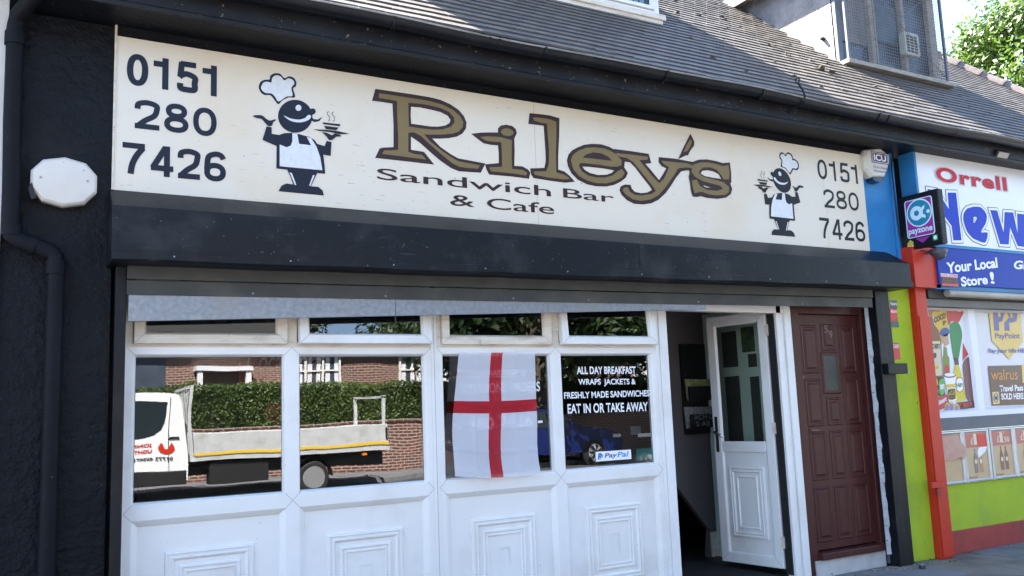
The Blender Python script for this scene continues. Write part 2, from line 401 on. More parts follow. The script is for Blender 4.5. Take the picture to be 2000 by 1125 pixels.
# hip tiles
hd = (Vector((hipx(RY), RY, rz(RY)))-Vector((hipx(GY), GY, rz(GY))))
n_ = int(hd.length/.33)
hipm = tilemat('hip_tile_clay', (.17, .13, .12), (.10, .085, .08))
for i in range(n_):
    a = Vector((hipx(GY), GY, rz(GY)+.0)) + hd*(i/n_); b = Vector((hipx(GY), GY, rz(GY))) + hd*((i+1.06)/n_)
    u_ = hd.normalized(); side = u_.cross(Vector((0, 0, 1))).normalized(); up_ = side.cross(u_)
    rings = []
    for q, rr in ((a, .125), (b, .11)):
        rings.append([q + side*(rr*math.cos(t)) + up_*(rr*.8*math.sin(t)) for t in [math.pi*k/8 for k in range(9)]])
    mb = MB(); mb.loft(rings, False)
    mb.loft([[q + side*(.135*math.cos(t)) + up_*(.112*math.sin(t)) for t in [math.pi*k/8 for k in range(9)]] for q in (a, a+u_*.03)], True, True)
    mb.build('hip_tile', hipm, roof, smooth='auto')
# moss on the tiles
mossm = mat('roof_moss', (.035, .028, .018), .95, vs=20, c2=(.08, .062, .03), bump=1, bs=80, bd=.01)
mm = MB()
def blob(mb, c, r, seed=0):
    n0 = len(mb.v); bm = bmesh.new(); bmesh.ops.create_icosphere(bm, subdivisions=2, radius=1)
    for v in bm.verts:
        q = v.co.copy(); h = 1+.55*noise.noise(q*2.2+Vector((seed, seed*.7, 0)))
        mb.v.append(tuple(Vector(c)+Vector((q.x*r*1.3, q.y*r, q.z*r*.7))*h))
    for f in bm.faces: mb.f.append(tuple(n0+v.index for v in f.verts)); mb.m.append(mb.k)
    bm.free()
for i in range(170):
    X = random.gauss(6.6, 1.5); Y = random.uniform(-.3, 2.2)
    if in_dormer(X, Y) or X < 4.6: continue
    blob(mm, (X, Y, rz(Y)+.02), random.choice((.015, .018, .025, .02, .03)), i)
for X, Y in ((1.0, 0), ): blob(mm, (X, Y, rz(Y)), .02, 3)
p_ = Vector((6.62, .32, rz(.32)+.03)); blob(mm, p_, .05, 77); blob(mm, p_+Vector((.12, -.03, -.02)), .035, 78)
mm.build('moss_clumps', mossm, roof, kind='stuff')

# ------------------------------------------------------------------ dormer 1: white window high on the roof
lead = mat('lead_grey', (.25, .26, .28), .5, var=.3, vs=6, bump=.2, bs=20)
d1 = empty('dormer_window', (3.4, .7, rz(.7)), parent=bld)
x0, x1, y0, zt = D1; zb = rz(y0)
def cheek(x, y0, zt, m_, name, par, th=.03, smooth=False, div=1, noiseamp=0):
    ye = GY+(zt-GZ)/TT
    mb = MB(); mb.prism([(y0, rz(y0)-.02), (ye, zt), (y0, zt)], 'x', x, x+th)
    return mb.build(name, m_, par)
cheek(x0, y0+.01, zt, lead, 'cheek', d1); cheek(x1-.03, y0+.01, zt, lead, 'cheek', d1)
MB().box(x0-.1, x1+.06, y0-.12, 2.1, zt, zt+.09).build('dormer_roof', M['greysill'], d1)
Box('window_sill', M['pvcdirty'], x0-.02, x1+.03, y0-.09, y0+.02, zb+.0, zb+.055, d1, bevel=.006)
MB().box(x0, x1, y0-.075, y0-.072, zb-.055, zb+.0).build('lead_flashing', M['pvcdirty'], d1)
n3 = 4; ww = (x1-x0)/n3
blindm = mat('pale_blue_blind', (.33, .52, .66), .7, var=.1, vs=5)
for i in range(n3):
    a = x0+i*ww; b = a+ww
    mb = MB(); mb.ring(a, b, zb+.055, zt, [(0, y0-.03), (.045, y0-.03), (.055, y0-.015), (.055, y0-.045), (.085, y0-.045), (.095, y0-.02)])
    mb.k = 1; mb.mitres(a, b, zb+.055, zt, .05, y0-.0305)
    fr = mb.build('window_frame', [M['pvc'], M['joint']], d1)
    MB().quad((a+.09, y0-.02, zb+.145), (b-.09, y0-.02, zb+.145), (b-.09, y0-.02, zt-.09), (a+.09, y0-.02, zt-.09)).build('glass', M['doorglass'], fr)
    bl = MB(); nb = 9
    for q in range(nb):
        u0 = a+.1+(ww-.2)*q/nb
        bl.quad((u0, y0+.03, zb+.1), (u0+(ww-.2)/nb-.004, y0+.045, zb+.1), (u0+(ww-.2)/nb-.004, y0+.045, zt-.1), (u0, y0+.03, zt-.1))
    bl.build('vertical_blind', blindm, fr)
Box('dormer_room', wallm, x0+.05, x1-.05, y0+.3, y0+.35, zb, zt, d1)

# ------------------------------------------------------------------ dormer 2: white cheek and caged windows
d2 = empty('caged_dormer', (8.3, .75, rz(.75)), parent=bld)
x0, x1, y0, zt = D2; zb = rz(y0)
ckm = mat('white_painted_lead_cheek', (.22, .22, .235), .5, vs=5, c2=(.11, .115, .13), bump=1, bs=16, bd=.02, spots=(.05, .05, .06), ss=9, st=.76, grime=(.16, .16, .17), gs=9)
cheek(x0, y0+.02, zt, ckm, 'cheek', d2); cheek(x1-.03, y0+.02, zt, ckm, 'cheek', d2)
# roof of dormer 2 with verge boards
weather = mat('weathered_timber', (.36, .32, .28), .8, var=.4, vs=8, bump=.5, bs=40, stretch=(1, 1, 6), spots=(.35, .33, .3), ss=30, st=.66)
vb = MB(); ye = GY+(zt-GZ)/TT
vb.box(x0-.16, x1+.12, y0-.18, ye+.1, zt+.01, zt+.05); vb.box(x0-.17, x1+.13, y0-.2, y0-.17, zt-.06, zt+.08); vb.box(x0-.18, x0-.155, y0-.18, ye+.15, zt-.05, zt+.09); vb.box(x1+.12, x1+.14, y0-.18, ye+.15, zt-.05, zt+.09)
vb.build('dormer_roof', [weather], d2)
MB().box(x0-.12, x1+.08, y0-.15, ye, zt+.05, zt+.13).build('felt_roof', M['greysill'], d2)
darkw = mat('grey_blue_shaded_pane', (.07, .085, .12), .25, var=.4, vs=2.2)  # dark grey-blue, varied at random
netc = mat('grey_net_curtain', (.17, .16, .165), .8, var=.3, vs=3, stretch=(4, 1, 1))
MB().box(x0+.04, x1-.04, y0+.05, y0+.06, zb+.02, zt).build('pane', darkw, d2)
MB().box(x0+.08, x0+.53, y0+.03, y0+.045, zb+.30, zt-.30).build('board', netc, d2)
MB().box(x0+.62, x0+1.05, y0+.03, y0+.045, zb+.40, zt-.35).build('board', mat('dull_blue_board', (.10, .13, .17), .6, var=.3, vs=3), d2)
for q, wd in ((x0+.0, .07), (x0+.54, .055), (x0+.61, .02), (x0+1.08, .05), (x1-.12, .12)):
    Box('frame_post', weather if q != x0+.0 else M['greysill'], q, q+wd, y0-.02, y0+.04, zb+.01, zt, d2, bevel=.004)
Box('frame_rail', weather, x0+.07, x1-.12, y0-.018, y0+.03, zt-.07, zt-.002, d2, bevel=.004)
Box('window_sill', weather, x0-.03, x1+.06, y0-.16, y0+.0, zb-.035, zb+.012, d2, bevel=.006)
# mesh cage
cg = MB(); wr = .0015; yc = y0-.11
gx0, gx1, gz0, gz1 = x0+.03, x1-.02, zb+.02, zt-.02
nx = int((gx1-gx0)/.034); nz_ = int((gz1-gz0)/.034)
for i in range(nx+1):
    X = gx0+(gx1-gx0)*i/nx; cg.box(X-wr, X+wr, yc-wr, yc+wr, gz0, gz1)
for i in range(nz_+1):
    Z = gz0+(gz1-gz0)*i/nz_; cg.box(gx0, gx1, yc-wr-.003, yc+wr-.003, Z-wr, Z+wr)
meshm = mat('galvanised_wire', (.26, .26, .26), .5, metal=.4, var=.4, vs=5)
cg.build('wire_mesh', meshm, d2, kind='stuff')
cf = MB()
for X in (gx0, gx1): cf.box(X-.014, X+.014, yc-.012, yc+.012, gz0-.02, gz1+.02)
for Z in (gz0, ): cf.box(gx0-.014, gx1+.014, yc-.010, yc+.014, Z-.02, Z+.0)
cf.tube([(gx0, yc-.012, gz0), (gx1, yc-.012, gz1-.02)], .005, 5); cf.tube([(gx0, yc-.018, gz1), (gx1, yc-.018, gz0)], .003, 5)
cf.build('cage_frame', M['greysill'], d2)
vt = px(1782, 86, yc+.02)
vm = mat('cream_vent_plastic', (.50, .48, .42), .5, var=.15)
vv = MB(); vv.prism(rrect(vt.x-.13, vt.x+.13, vt.z-.13, vt.z+.13, .03), 'y', yc-.0+.02, yc+.09); ven = vv.build('extractor_vent', vm, d2, bevel=.008)
gr = MB()
for i in range(6):
    for j in range(3):
        gr.box(vt.x-.10+j*.066, vt.x-.10+j*.066+.055, yc+.0185, yc+.021, vt.z-.10+i*.034, vt.z-.10+i*.034+.020)
gr.build('grille', M['darkgap'], ven)
sp = pxX(1608, 76, x0-.003); blobm = MB(); blob(blobm, (x0-.01, sp.y, sp.z), .03, 5); blobm.build('pipe_stub', M['darkgap'], d2)
# flashing clips down the cheek
fl = MB()
for i in range(20):
    s_ = i/20*.0+i*.085
    Y = y0+s_*math.cos(TH)
    if rz(Y) > zt: break
    fl.box(x0-.05, x0-.0, Y, Y+.01, rz(Y)+.022, rz(Y)+.034)
fl.quad((x0-.06, y0, rz(y0)+.022), (x0-.0, y0, rz(y0)+.026), (x0-.0, ye, rz(ye)+.026), (x0-.06, ye, rz(ye)+.022))
fl.build('flashing', M['pvcdirty'], d2)

# ------------------------------------------------------------------ downpipe
dp = MB(); Yp = -.125
dp.tube([(-.02, Yp, 3.50), (-.018, Yp, 3.0), (-.005, Yp, 2.44), (.0, Yp, 2.40), (.03, Yp, 2.375), (.175, Yp, 2.325), (.2, Yp, 2.30), (.205, Yp, 2.25), (.205, Yp, 1.5), (.205, Yp, .75), (.205, Yp, 0)], .042, 16)
dp.tube([(-.02, Yp, 3.50), (-.01, Yp-.02, 3.56), (.12, -.38, 3.70), (.16, -.43, 3.75)], .042, 16)
pblk = mat('matt_black_pipe', (.007, .008, .0115), .6, var=.3, vs=6, spec=.12, spots=(.15, .15, .15), ss=40, st=.72)
pipe = dp.build('downpipe', pblk, bld, smooth='auto')
for (x, z, zz) in ((-.02, 3.44, .07), (.0, 2.42, .05), (.203, 2.24, .07)):
    MB().tube([(x, Yp, z-zz/2), (x, Yp, z+zz/2)], .049, 16).build('pipe_collar', pblk, pipe, smooth='auto')
MB().tube([(.07, Yp, 2.36), (.11, Yp, 2.346)], .048, 16).build('pipe_collar', pblk, pipe, smooth='auto')
# white neighbour at far left
wn = empty('white_building', (-1.5, 0, 0), 'white rendered neighbouring building just showing at the left edge', 'building')
Box('wall', mat('white_render', (.62, .6, .57), .8, var=.1, bump=.3, bs=60), -3, -.052, -.1, 3, 0, 5.2, wn)

# ------------------------------------------------------------------ the big cafe sign
sign = empty('shop_sign', (3.5, -.08, 2.68), 'long cream cafe fascia board with gold name, telephone numbers and chef figures', 'sign')
SY = -.08; SX0, SX1, SZ0, SZ1 = .472, 6.588, 2.688, 3.566
cuts = [SX0, px(1046, 300, SY).x, px(1607, 340, SY).x, SX1]
for i in range(3):
    Box('sign_board', M['cream'], cuts[i]+(.0012 if i else 0), cuts[i+1]-.0012, SY, SY+.018, SZ0, SZ1, sign)
Box('edge_strip', M['pvcdirty'], SX0-.012, SX0-.001, SY-.006, SY+.02, SZ0, SZ1+.06, sign)
Box('backing', M['darkgap'], SX0, SX1, SY+.02, SY+.05, SZ0, SZ1, sign)
def mapA(ox, oy, sc, dy):
    return lambda u, v: px(ox+u/sc, oy-v/sc, SY-dy)       # v is stored negated so shapes stay upright
def art(name, polys, ox, oy, sc, dy, m_, par=sign, off=0):
    # outlines read off the board; converted to metres on its face before filling
    P = [[(q.x, q.z) for q in [px(ox+u/sc, oy+v/sc, SY) for u, v in p]] for p in polys]
    return flat(name, P, lambda u, v: (u, SY-dy, v), m_, par, offset=off)
A_ = (720, 165, 5.0); B_ = (1060, 225, 5.0)
lets = [
 ('R', A_, [[(65,43),(250,70),(450,100),(600,125),(700,150),(800,195),(880,250),(930,310),(955,370),(950,430),(915,480),(860,510),(780,525),(690,530),(620,528),(700,610),(800,680),(875,722),(1000,745),(1140,772),(1095,862),(980,855),(880,848),(800,815),(700,745),(600,660),(500,570),(413,510),(413,638),(540,658),(640,783),(400,755),(62,718),(107,625),(140,617),(180,615),(242,612),(242,400),(232,188),(130,172),(32,160)],
   [(413,218),(500,225),(600,245),(700,270),(770,305),(798,345),(790,375),(750,400),(680,412),(600,410),(500,395),(415,383),(410,300)]],
  [[(100,88),(250,110),(450,140),(600,165),(720,200),(820,250),(890,310),(922,370),(915,420),(880,460),(820,482),(700,492),(600,492),(540,490),(600,560),(700,640),(800,710),(870,750),(1000,775),(1085,792),(1065,825),(960,818),(880,805),(820,775),(720,695),(600,590),(500,500),(440,470),(385,475),(385,660),(440,680),(520,690),(560,735),(400,715),(128,680),(150,645),(220,645),(285,640),(285,500),(275,300),(275,165),(200,150),(95,132)],
   [(385,182),(500,190),(600,208),(700,232),(780,270),(830,325),(835,370),(800,415),(720,440),(620,443),(500,430),(390,412)]]),
 ('i', A_, [[(1000,482),(1100,470),(1200,468),(1262,470),(1262,430),(1290,402),(1340,393),(1400,405),(1435,435),(1447,475),(1430,510),(1422,530),(1425,650),(1422,795),(1500,800),(1555,830),(1578,860),(1565,922),(1400,900),(1175,880),(1150,830),(1135,780),(1200,775),(1270,768),(1270,680),(1262,595),(1190,590),(1120,575),(1060,530)]],
  [[(1085,515),(1150,508),(1250,512),(1300,520),(1395,545),(1393,700),(1398,825),(1500,835),(1545,862),(1535,890),(1400,870),(1195,850),(1170,812),(1230,808),(1300,805),(1298,700),(1292,565),(1200,560),(1140,550)], ell(1350,468,62,37,24,0,.12)]),
 ('l', A_, [[(1570,280),(1700,293),(1770,303),(1862,330),(1860,500),(1850,700),(1850,830),(1910,850),(1960,890),(2012,950),(1920,960),(1800,945),(1610,915),(1585,880),(1575,820),(1650,818),(1715,815),(1728,750),(1725,650),(1715,500),(1708,405),(1640,395),(1558,385)]],
  [[(1600,322),(1700,330),(1780,345),(1830,368),(1830,500),(1825,700),(1830,860),(1900,880),(1950,910),(1960,925),(1900,930),(1750,910),(1620,885),(1605,852),(1680,850),(1730,848),(1755,780),(1758,650),(1745,500),(1738,385),(1680,375),(1610,355)]]),
 ('e', B_, [[(330,320),(400,290),(480,280),(570,285),(650,310),(710,345),(760,400),(800,450),(795,510),(830,565),(810,610),(760,650),(700,680),(620,697),(520,695),(430,675),(340,630),(280,570),(245,500),(235,440),(250,385),(285,345)], [(385,503),(450,505),(600,522),(697,540),(670,565),(620,582),(540,585),(460,565),(410,535)]],
  [[(270,440),(290,390),(340,350),(420,320),(500,315),(590,325),(660,350),(720,390),(765,440),(765,490),(720,505),(650,503),(540,485),(400,470),(360,470),(350,500),(380,550),(440,590),(520,610),(600,610),(680,590),(730,545),(770,528),(798,565),(770,610),(700,645),(620,667),(520,665),(430,640),(350,595),(295,530)], [(385,415),(420,385),(490,365),(570,375),(640,410),(675,447),(600,440),(480,425)]]),
 ('y', B_, [[(690,330),(850,350),(1033,378),(1058,470),(1000,475),(1040,520),(1135,635),(1170,580),(1205,520),(1160,500),(1130,460),(1132,410),(1290,425),(1480,460),(1450,540),(1400,540),(1350,550),(1300,610),(1250,690),(1200,760),(1130,825),(1060,860),(980,872),(890,865),(820,830),(770,780),(748,730),(760,695),(800,678),(855,680),(870,720),(900,750),(960,762),(1020,755),(1065,730),(1040,690),(960,590),(900,510),(850,460),(800,455),(740,420)]],
  [[(700,370),(850,385),(1025,408),(1018,438),(940,440),(980,490),(1060,590),(1135,665),(1180,620),(1230,510),(1180,480),(1150,445),(1290,460),(1400,470),(1460,490),(1450,515),(1390,512),(1320,520),(1270,600),(1200,700),(1130,780),(1050,825),(960,838),(880,825),(810,780),(775,735),(790,710),(825,705),(850,750),(900,780),(970,785),(1060,770),(1100,740),(1050,670),(960,560),(880,460),(820,420),(740,405)]]),
 ('s', B_, [[(1465,455),(1520,435),(1600,432),(1700,450),(1755,468),(1825,462),(1838,560),(1840,655),(1830,670),(1848,720),(1835,770),(1790,805),(1700,818),(1600,808),(1540,790),(1500,800),(1462,795),(1445,740),(1435,660),(1423,605),(1432,560),(1420,520)], [(1540,570),(1555,545),(1600,538),(1660,548),(1715,575),(1740,622),(1660,612),(1580,595)], [(1565,685),(1640,708),(1600,708),(1575,698)]],
  [[(1450,510),(1475,480),(1540,462),(1610,462),(1700,480),(1755,500),(1810,488),(1820,560),(1815,628),(1765,630),(1740,590),(1700,540),(1640,512),(1570,510),(1530,535),(1520,570),(1560,600),(1650,625),(1760,655),(1815,700),(1815,750),(1780,778),(1700,785),(1620,775),(1550,750),(1510,755),(1480,765),(1465,720),(1450,640),(1500,630),(1530,690),(1600,730),(1700,740),(1755,720),(1730,690),(1650,670),(1560,645),(1480,600),(1450,560)]]),
 ('a', B_, [[(1440,182),(1478,260),(1475,300),(1440,345),(1415,395),(1400,392),(1320,430),(1370,320)]], [[(1440,230),(1455,265),(1430,320),(1410,350),(1370,365),(1405,285)]]),
]
for i, (nm, (ox, oy, sc), outer, inner) in enumerate(lets):
    o = art('letter_outline', outer, ox, oy, sc, .0012+.0004*i, M['brownout'])
    g_ = art('letter_face', inner, ox, oy, sc, .0048, M['gold'])
def Vm(z): return Vector((0, 0, z))
c0 = px(737, 352, SY); c1 = px(1198, 396, SY); top = px(738, 328, SY)
zb_ = px(738, 350, SY).z; zt_ = px(1075, 355, SY).z
textXZ('sandwich_lettering', 'Sandwich', px(736, 340, SY).x, px(1076, 385, SY).x, px(1074, 384, SY).z, px(738, 328, SY).z, SY-.002, M['brownout'], sign, off=.006)
textXZ('bar_lettering', 'Bar', px(1100, 385, SY).x, px(1199, 385, SY).x, px(1160, 392, SY).z, px(1103, 368, SY).z, SY-.002, M['brownout'], sign, off=.006)
textXZ('cafe_lettering', '& Cafe', px(879, 395, SY).x, px(1082, 410, SY).x, px(1060, 417, SY).z, px(890, 380, SY).z, SY-.002, M['brownout'], sign, off=.006)
# telephone digits as sign-writer strokes
def stroke(pts, w_, closed=False):
    n = len(pts); L_, R_ = [], []
    for i in range(n):
        a = Vector(pts[i-1]) if (i or closed) else None; b = Vector(pts[i]); c = Vector(pts[(i+1) % n]) if (i < n-1 or closed) else None
        t1 = (b-a).normalized() if a is not None and (b-a).length else None; t2 = (c-b).normalized() if c is not None and (c-b).length else None
        if t1 is None: t1 = t2
        if t2 is None: t2 = t1
        n1 = Vector((-t1.y, t1.x)); n2 = Vector((-t2.y, t2.x)); m_ = (n1+n2)
        m_ = m_.normalized() if m_.length > 1e-6 else n1
        k_ = min(1.6, 1/max(.2, m_.dot(n1)))
        L_.append(tuple(b+m_*w_/2*k_)); R_.append(tuple(b-m_*w_/2*k_))
    return L_, R_
def sup(cx, cy, rx, ry, n=36, e=2.25, a0=0, a1=2*math.pi, closed=True):
    o = []
    for i in range(n if closed else n+1):
        t = a0+(a1-a0)*i/n; c, s_ = math.cos(t), math.sin(t)
        o.append((cx+rx*abs(c)**(2/e)*(1 if c >= 0 else -1), cy+ry*abs(s_)**(2/e)*(1 if s_ >= 0 else -1)))
    return o
def digit(ch, W, H, sw):
    h = sw/2; out = []
    if ch == '0': out.append((sup(W/2, H/2, W/2-h, H/2-h), True))
    if ch == '1': x = W*.62; out += [([(x, 0), (x, H)], False), ([(x-.0, H*.79), (W*.05, H*.79)], False)]
    if ch == '8': out += [(sup(W/2, H*.745, W*.44-h, H*.255-h*.9), True), (sup(W/2, H*.285, W/2-h, H*.285-h), True)]
    if ch == '7': out += [([(0, H-h), (W-h*.4, H-h)], False), (smoothpts([(W-h*1.0, H-h*1.6), (W*.62, H*.62), (W*.43, H*.32), (W*.36, 0)]), False)]
    if ch == '2': out += [(smoothpts([(h, H*.67), (W*.16, H*.84), (W*.5, H-h), (W*.86, H*.84), (W-h, H*.68), (W*.78, H*.48), (W*.42, H*.29), (W*.14, h)]), False), ([(W*.02, h), (W, h)], False)]
    if ch == '5': out += [([(W*.16, H-h), (W*.92, H-h)], False), ([(W*.22, H-h*.5), (W*.15, H*.47)], False), (smoothpts([(W*.10, H*.47), (W*.26, H*.555), (W*.50, H*.595), (W*.86, H*.5), (W-h, H*.32), (W*.84, H*.12), (W*.5, h), (W*.17, H*.12), (h, H*.28)]), False)]
    if ch == '4': out += [([(W*.72, 0), (W*.72, H)], False), ([(W*.66, H-h*.4), (h*.8, H*.26)], False), ([(h*.2, H*.27), (W, H*.27)], False)]
    if ch == '6': out += [(sup(W/2, H*.31, W/2-h, H*.31-h), True), (smoothpts([(W*.88, H*.76), (W*.76, H*.88), (W*.5, H-h), (W*.2, H*.80), (h*1.02, H*.5), (h*1.05, H*.3)]), False)]
    return out
def digits(rowpts, m_, par, swf=.17):
    for s_, (bl, br, tl) in rowpts:
        O = px(*bl, SY); B = px(*br, SY); T = px(*tl, SY)
        # rows read from the photo: even letter pitch
        n = len(s_); Wt = B.x-O.x; H = T.z-O.z; pitch = Wt/(n-.14); W = pitch*.84
        for i, ch in enumerate(s_):
            polys = []; mb = MB(); q = 0
            for pts, cl in digit(ch, W, H, H*swf):
                L_, R_ = stroke(pts, H*swf, cl); nn = len(pts)
                for k_ in range(nn if cl else nn-1):
                    k2 = (k_+1) % nn
                    mb.quad(*[(O.x+i*pitch+u, SY-.0016-q*.0007, O.z+v) for u, v in (L_[k_], L_[k2], R_[k2], R_[k_])])
                q += 1
            mb.build('digit', m_, par)
digits([('0151', ((247, 165), (433, 186), (250, 103))), ('280', ((262, 250), (424, 265), (265, 193))), ('7426', ((238, 338), (442, 357), (240, 277)))], M['navy'], sign, .18)
digits([('0151', ((1598, 349), (1681, 358), (1599, 311))), ('280', ((1610, 405), (1679, 413), (1611, 369))), ('7426', ((1603, 465), (1691, 470), (1604, 425)))], M['inkblk'], sign, .145)
# chefs
C_ = (480, 130, 1000/240)
chef = [
 ('b', [(105,165),(120,125),(155,108),(193,105),(200,75),(235,55),(280,60),(315,95),(350,80),(390,92),(412,130),(405,165),(385,180),(402,250),(350,252),(300,275),(265,307),(235,275),(200,235),(150,232),(118,205)], 'C'),
 ('w', [(125,165),(145,130),(180,125),(207,130),(215,95),(245,72),(285,82),(312,113),(345,97),(380,108),(395,140),(370,175),(380,238),(330,245),(268,285),(240,250),(210,220),(160,215),(130,190)], 'C'),
 ('b', ell(402,405,140,134,40,0,.15), ''), ('b', ell(545,365,24,24,18), ''), ('b', [(490,330),(530,345),(555,350),(560,385),(530,400)], ''),
 ('w', ell(428,337,24,25,18), ''),
 ('w', [(308,398),(360,422),(430,433),(480,420),(500,400),(520,395),(530,410),(510,435),(450,455),(380,448),(335,425)], 'C'),
 ('b', [(530,395),(548,428),(585,432),(622,412),(598,445),(560,452),(530,440)], ''),
 ('b', [(57,405),(75,397),(130,398),(165,425),(195,440),(240,430),(240,442),(222,455),(215,478),(195,487),(170,475),(130,430),(90,420)], 'C'),
 ('b', [(168,488),(210,495),(210,548),(270,558),(310,543),(378,540),(430,550),(520,575),(560,600),(580,630),(640,648),(658,605),(697,615),(690,728),(630,718),(640,800),(645,873),(580,868),(555,920),(530,975),(590,980),(625,1010),(635,1050),(265,1015),(290,970),(330,952),(385,960),(360,890),(335,840),(248,830),(250,648),(135,598)], ''),
 ('w', [(378,543),(418,548),(433,630),(530,642),(495,574),(530,582),(575,655),(605,740),(622,845),(275,812),(275,635),(330,658),(365,645),(378,610)], ''),
 ('w', [(355,860),(375,870),(410,965),(398,965)], ''), ('w', [(545,885),(560,885),(525,972),(514,970)], ''),
 ('b', [(625,455),(767,470),(765,487),(628,470)], ''), ('b', [(635,483),(755,498),(735,520),(650,510)], ''), ('b', [(548,512),(640,515),(750,527),(843,548),(760,552),(700,537),(600,525)], ''),
 ('b', [(620,535),(655,540),(700,560),(725,545),(770,560),(775,570),(735,572),(700,600),(675,600),(655,570)], ''),
 ('b', [(672,365),(658,375),(662,395),(678,410),(680,430),(668,446),(673,448),(684,432),(682,408),(666,392),(662,378),(674,369)], ''), ('b', [(712,368),(698,378),(702,398),(718,413),(720,433),(708,450),(713,452),(724,435),(722,411),(706,395),(702,381),(714,372)], ''),
]
def chefmap(mirror):
    pts = [px(C_[0]+u/C_[2], C_[1]+v/C_[2], SY) for _, p, _ in chef for u, v in p]
    ax, bx_ = min(q.x for q in pts), max(q.x for q in pts); az_, bz = min(q.z for q in pts), max(q.z for q in pts)
    if not mirror: return lambda q: (q.x, q.z)
    X0, X1 = px(1460+57/5.4875, 365, SY).x, px(1460+600/5.4875, 365, SY).x
    Z0, Z1 = px(1460+490/5.4875, 285+975/5.4875, SY).z, px(1460+440/5.4875, 285+72/5.4875, SY).z
    return lambda q: (X1-(q.x-ax)/(bx_-ax)*(X1-X0), Z0+(q.z-az_)/(bz-az_)*(Z1-Z0))
for mir in (False, True):
    fmap = chefmap(mir)
    ch = empty('chef_figure', (px(570 if not mir else 1520, 280 if not mir else 380, SY).x, SY, 3.1), parent=sign)
    for i, (c_, p, sm) in enumerate(chef):
        if sm: p = smoothpts(p, True, 3)
        P = [fmap(px(C_[0]+u/C_[2], C_[1]+v/C_[2], SY)) for u, v in p]
        flat('silhouette' if c_ == 'b' else 'white_area', [P], (lambda k_: (lambda u, v: (u, SY-.0014-.0002*k_, v)))(i), M['navy'] if (c_ == 'b' and not mir) else (M['inkblk'] if c_ == 'b' else M['chefwhite']), ch)

# ------------------------------------------------------------------ roller shutter
sh = empty('roller_shutter', (3.6, -.2, 2.3), 'black rolled-up shutter box over the cafe front with crooked galvanised bottom rail', 'shutter')
def hous(x, dz, ztop):
    return [(x, -.062, ztop), (x, -.085, ztop+.0), (x, -.30, 2.553), (x, -.303, 2.31+dz), (x, -.318, 2.312+dz), (x, -.318, 2.268+dz), (x, -.305, 2.258+dz), (x, -.20, 2.258+dz), (x, -.062, 2.258+dz)]
mb = MB(); N_ = 30
def dzf(x): return .075*(x-.447)/(6.8-.447)
mb.loft([hous(.447+(6.80-.447)*i/N_, dzf(.447+(6.80-.447)*i/N_)+.003*math.sin(i*1.3), 2.684+.006*i/N_) for i in range(N_+1)], True, True)
mb.build('housing', M['black'], sh, bevel=.003)
sj = px(1250, 500, -.31).x
Box('housing_seam', M['black'], sj, sj+.03, -.3055, -.29, 2.32+dzf(sj), 2.548, sh, bevel=.002)
def band(name, m_, xa, xb, Y, za, zb2, zc, zd, th=.012, cor=None):   # lower-left, upper-left, lower-right, upper-right
    mb = MB(); mb.hexa([(xa, Y, za), (xb, Y, zc), (xb, Y+th, zc), (xa, Y+th, za), (xa, Y, zb2), (xb, Y, zd), (xb, Y+th, zd), (xa, Y+th, zb2)])
    return mb.build(name, m_, sh, bevel=.002)
for q in [.75+.62*i for i in range(10)]: MB().tube([(q, -.322, 2.29+dzf(q)), (q, -.316, 2.29+dzf(q))], .005, 8).build('rivet', M['galv'], sh)
band('shutter_lath', M['lath'], .54, 6.46, -.165, 2.190, 2.262, 2.262, 2.33)
band('shutter_lath', M['lath'], .54, 6.46, -.152, 2.108, 2.185, 2.178, 2.258)
band('galvanised_rail', M['galv'], .552, 4.58, -.14, 1.966, 2.13, 2.12, 2.20, .018)
for q in (1.2, 2.0, 2.9, 3.5, 4.5, 5.6): MB().tube([(q, -.156, 2.125+dzf(q)), (q, -.150, 2.125+dzf(q))], .006, 8).build('rivet', M['galv'], sh)
sj = px(772, 615, -.14).x
band('rail_joint', M['lath'], sj, sj+.004, -.142, 1.975, 2.12, 1.975, 2.12)
Box('guide_rail', M['black'], px(217, 800, -.12).x+.006, .542, -.13, -.03, 0, 2.262, sh, bevel=.004)
g0, g1 = px(1728, 800, -.12).x, px(1757, 800, -.12).x
Box('guide_rail', M['black'], g0, g0+(g1-g0)*.5-.004, -.13, -.03, 0, 2.33, sh, bevel=.004)
Box('guide_rail', M['black'], g0+(g1-g0)*.5+.002, g1, -.12, .02, 0, 2.33, sh, bevel=.004)
m0 = px(1707, 800, -.03).x
Box('guide_channel', mat('peeling_blue_grey_metal', (.13, .16, .21), .5, vs=4, c2=(.10, .12, .15), grime=(.42, .44, .46), gs=3, stretch=(3, 1, .7), spots=(.01, .01, .01), ss=25, st=.72), m0+.035, g0+.01, -.06, .06, .02, 2.30, sh)
mb = MB(); random.seed(11)
prev = None
zs = [2.2-i*.06 for i in range(36)]
L_ = [(m0-.005+random.uniform(-.004, .004), z) for z in zs]; R2 = [(m0+.035+random.uniform(-.012, .016), z) for z in zs]
for i in range(35):
    mb.quad((L_[i][0], -.03, zs[i]), (R2[i][0], -.063, zs[i]), (R2[i+1][0], -.063, zs[i+1]), (L_[i+1][0], -.03, zs[i+1]))
mb.build('sealant_bead', mat('white_flaking_sealant', (.5, .52, .54), .7, var=.25, vs=20, bump=1, bs=60, bd=.015, spots=(.08, .08, .09), ss=30, st=.65), sh)
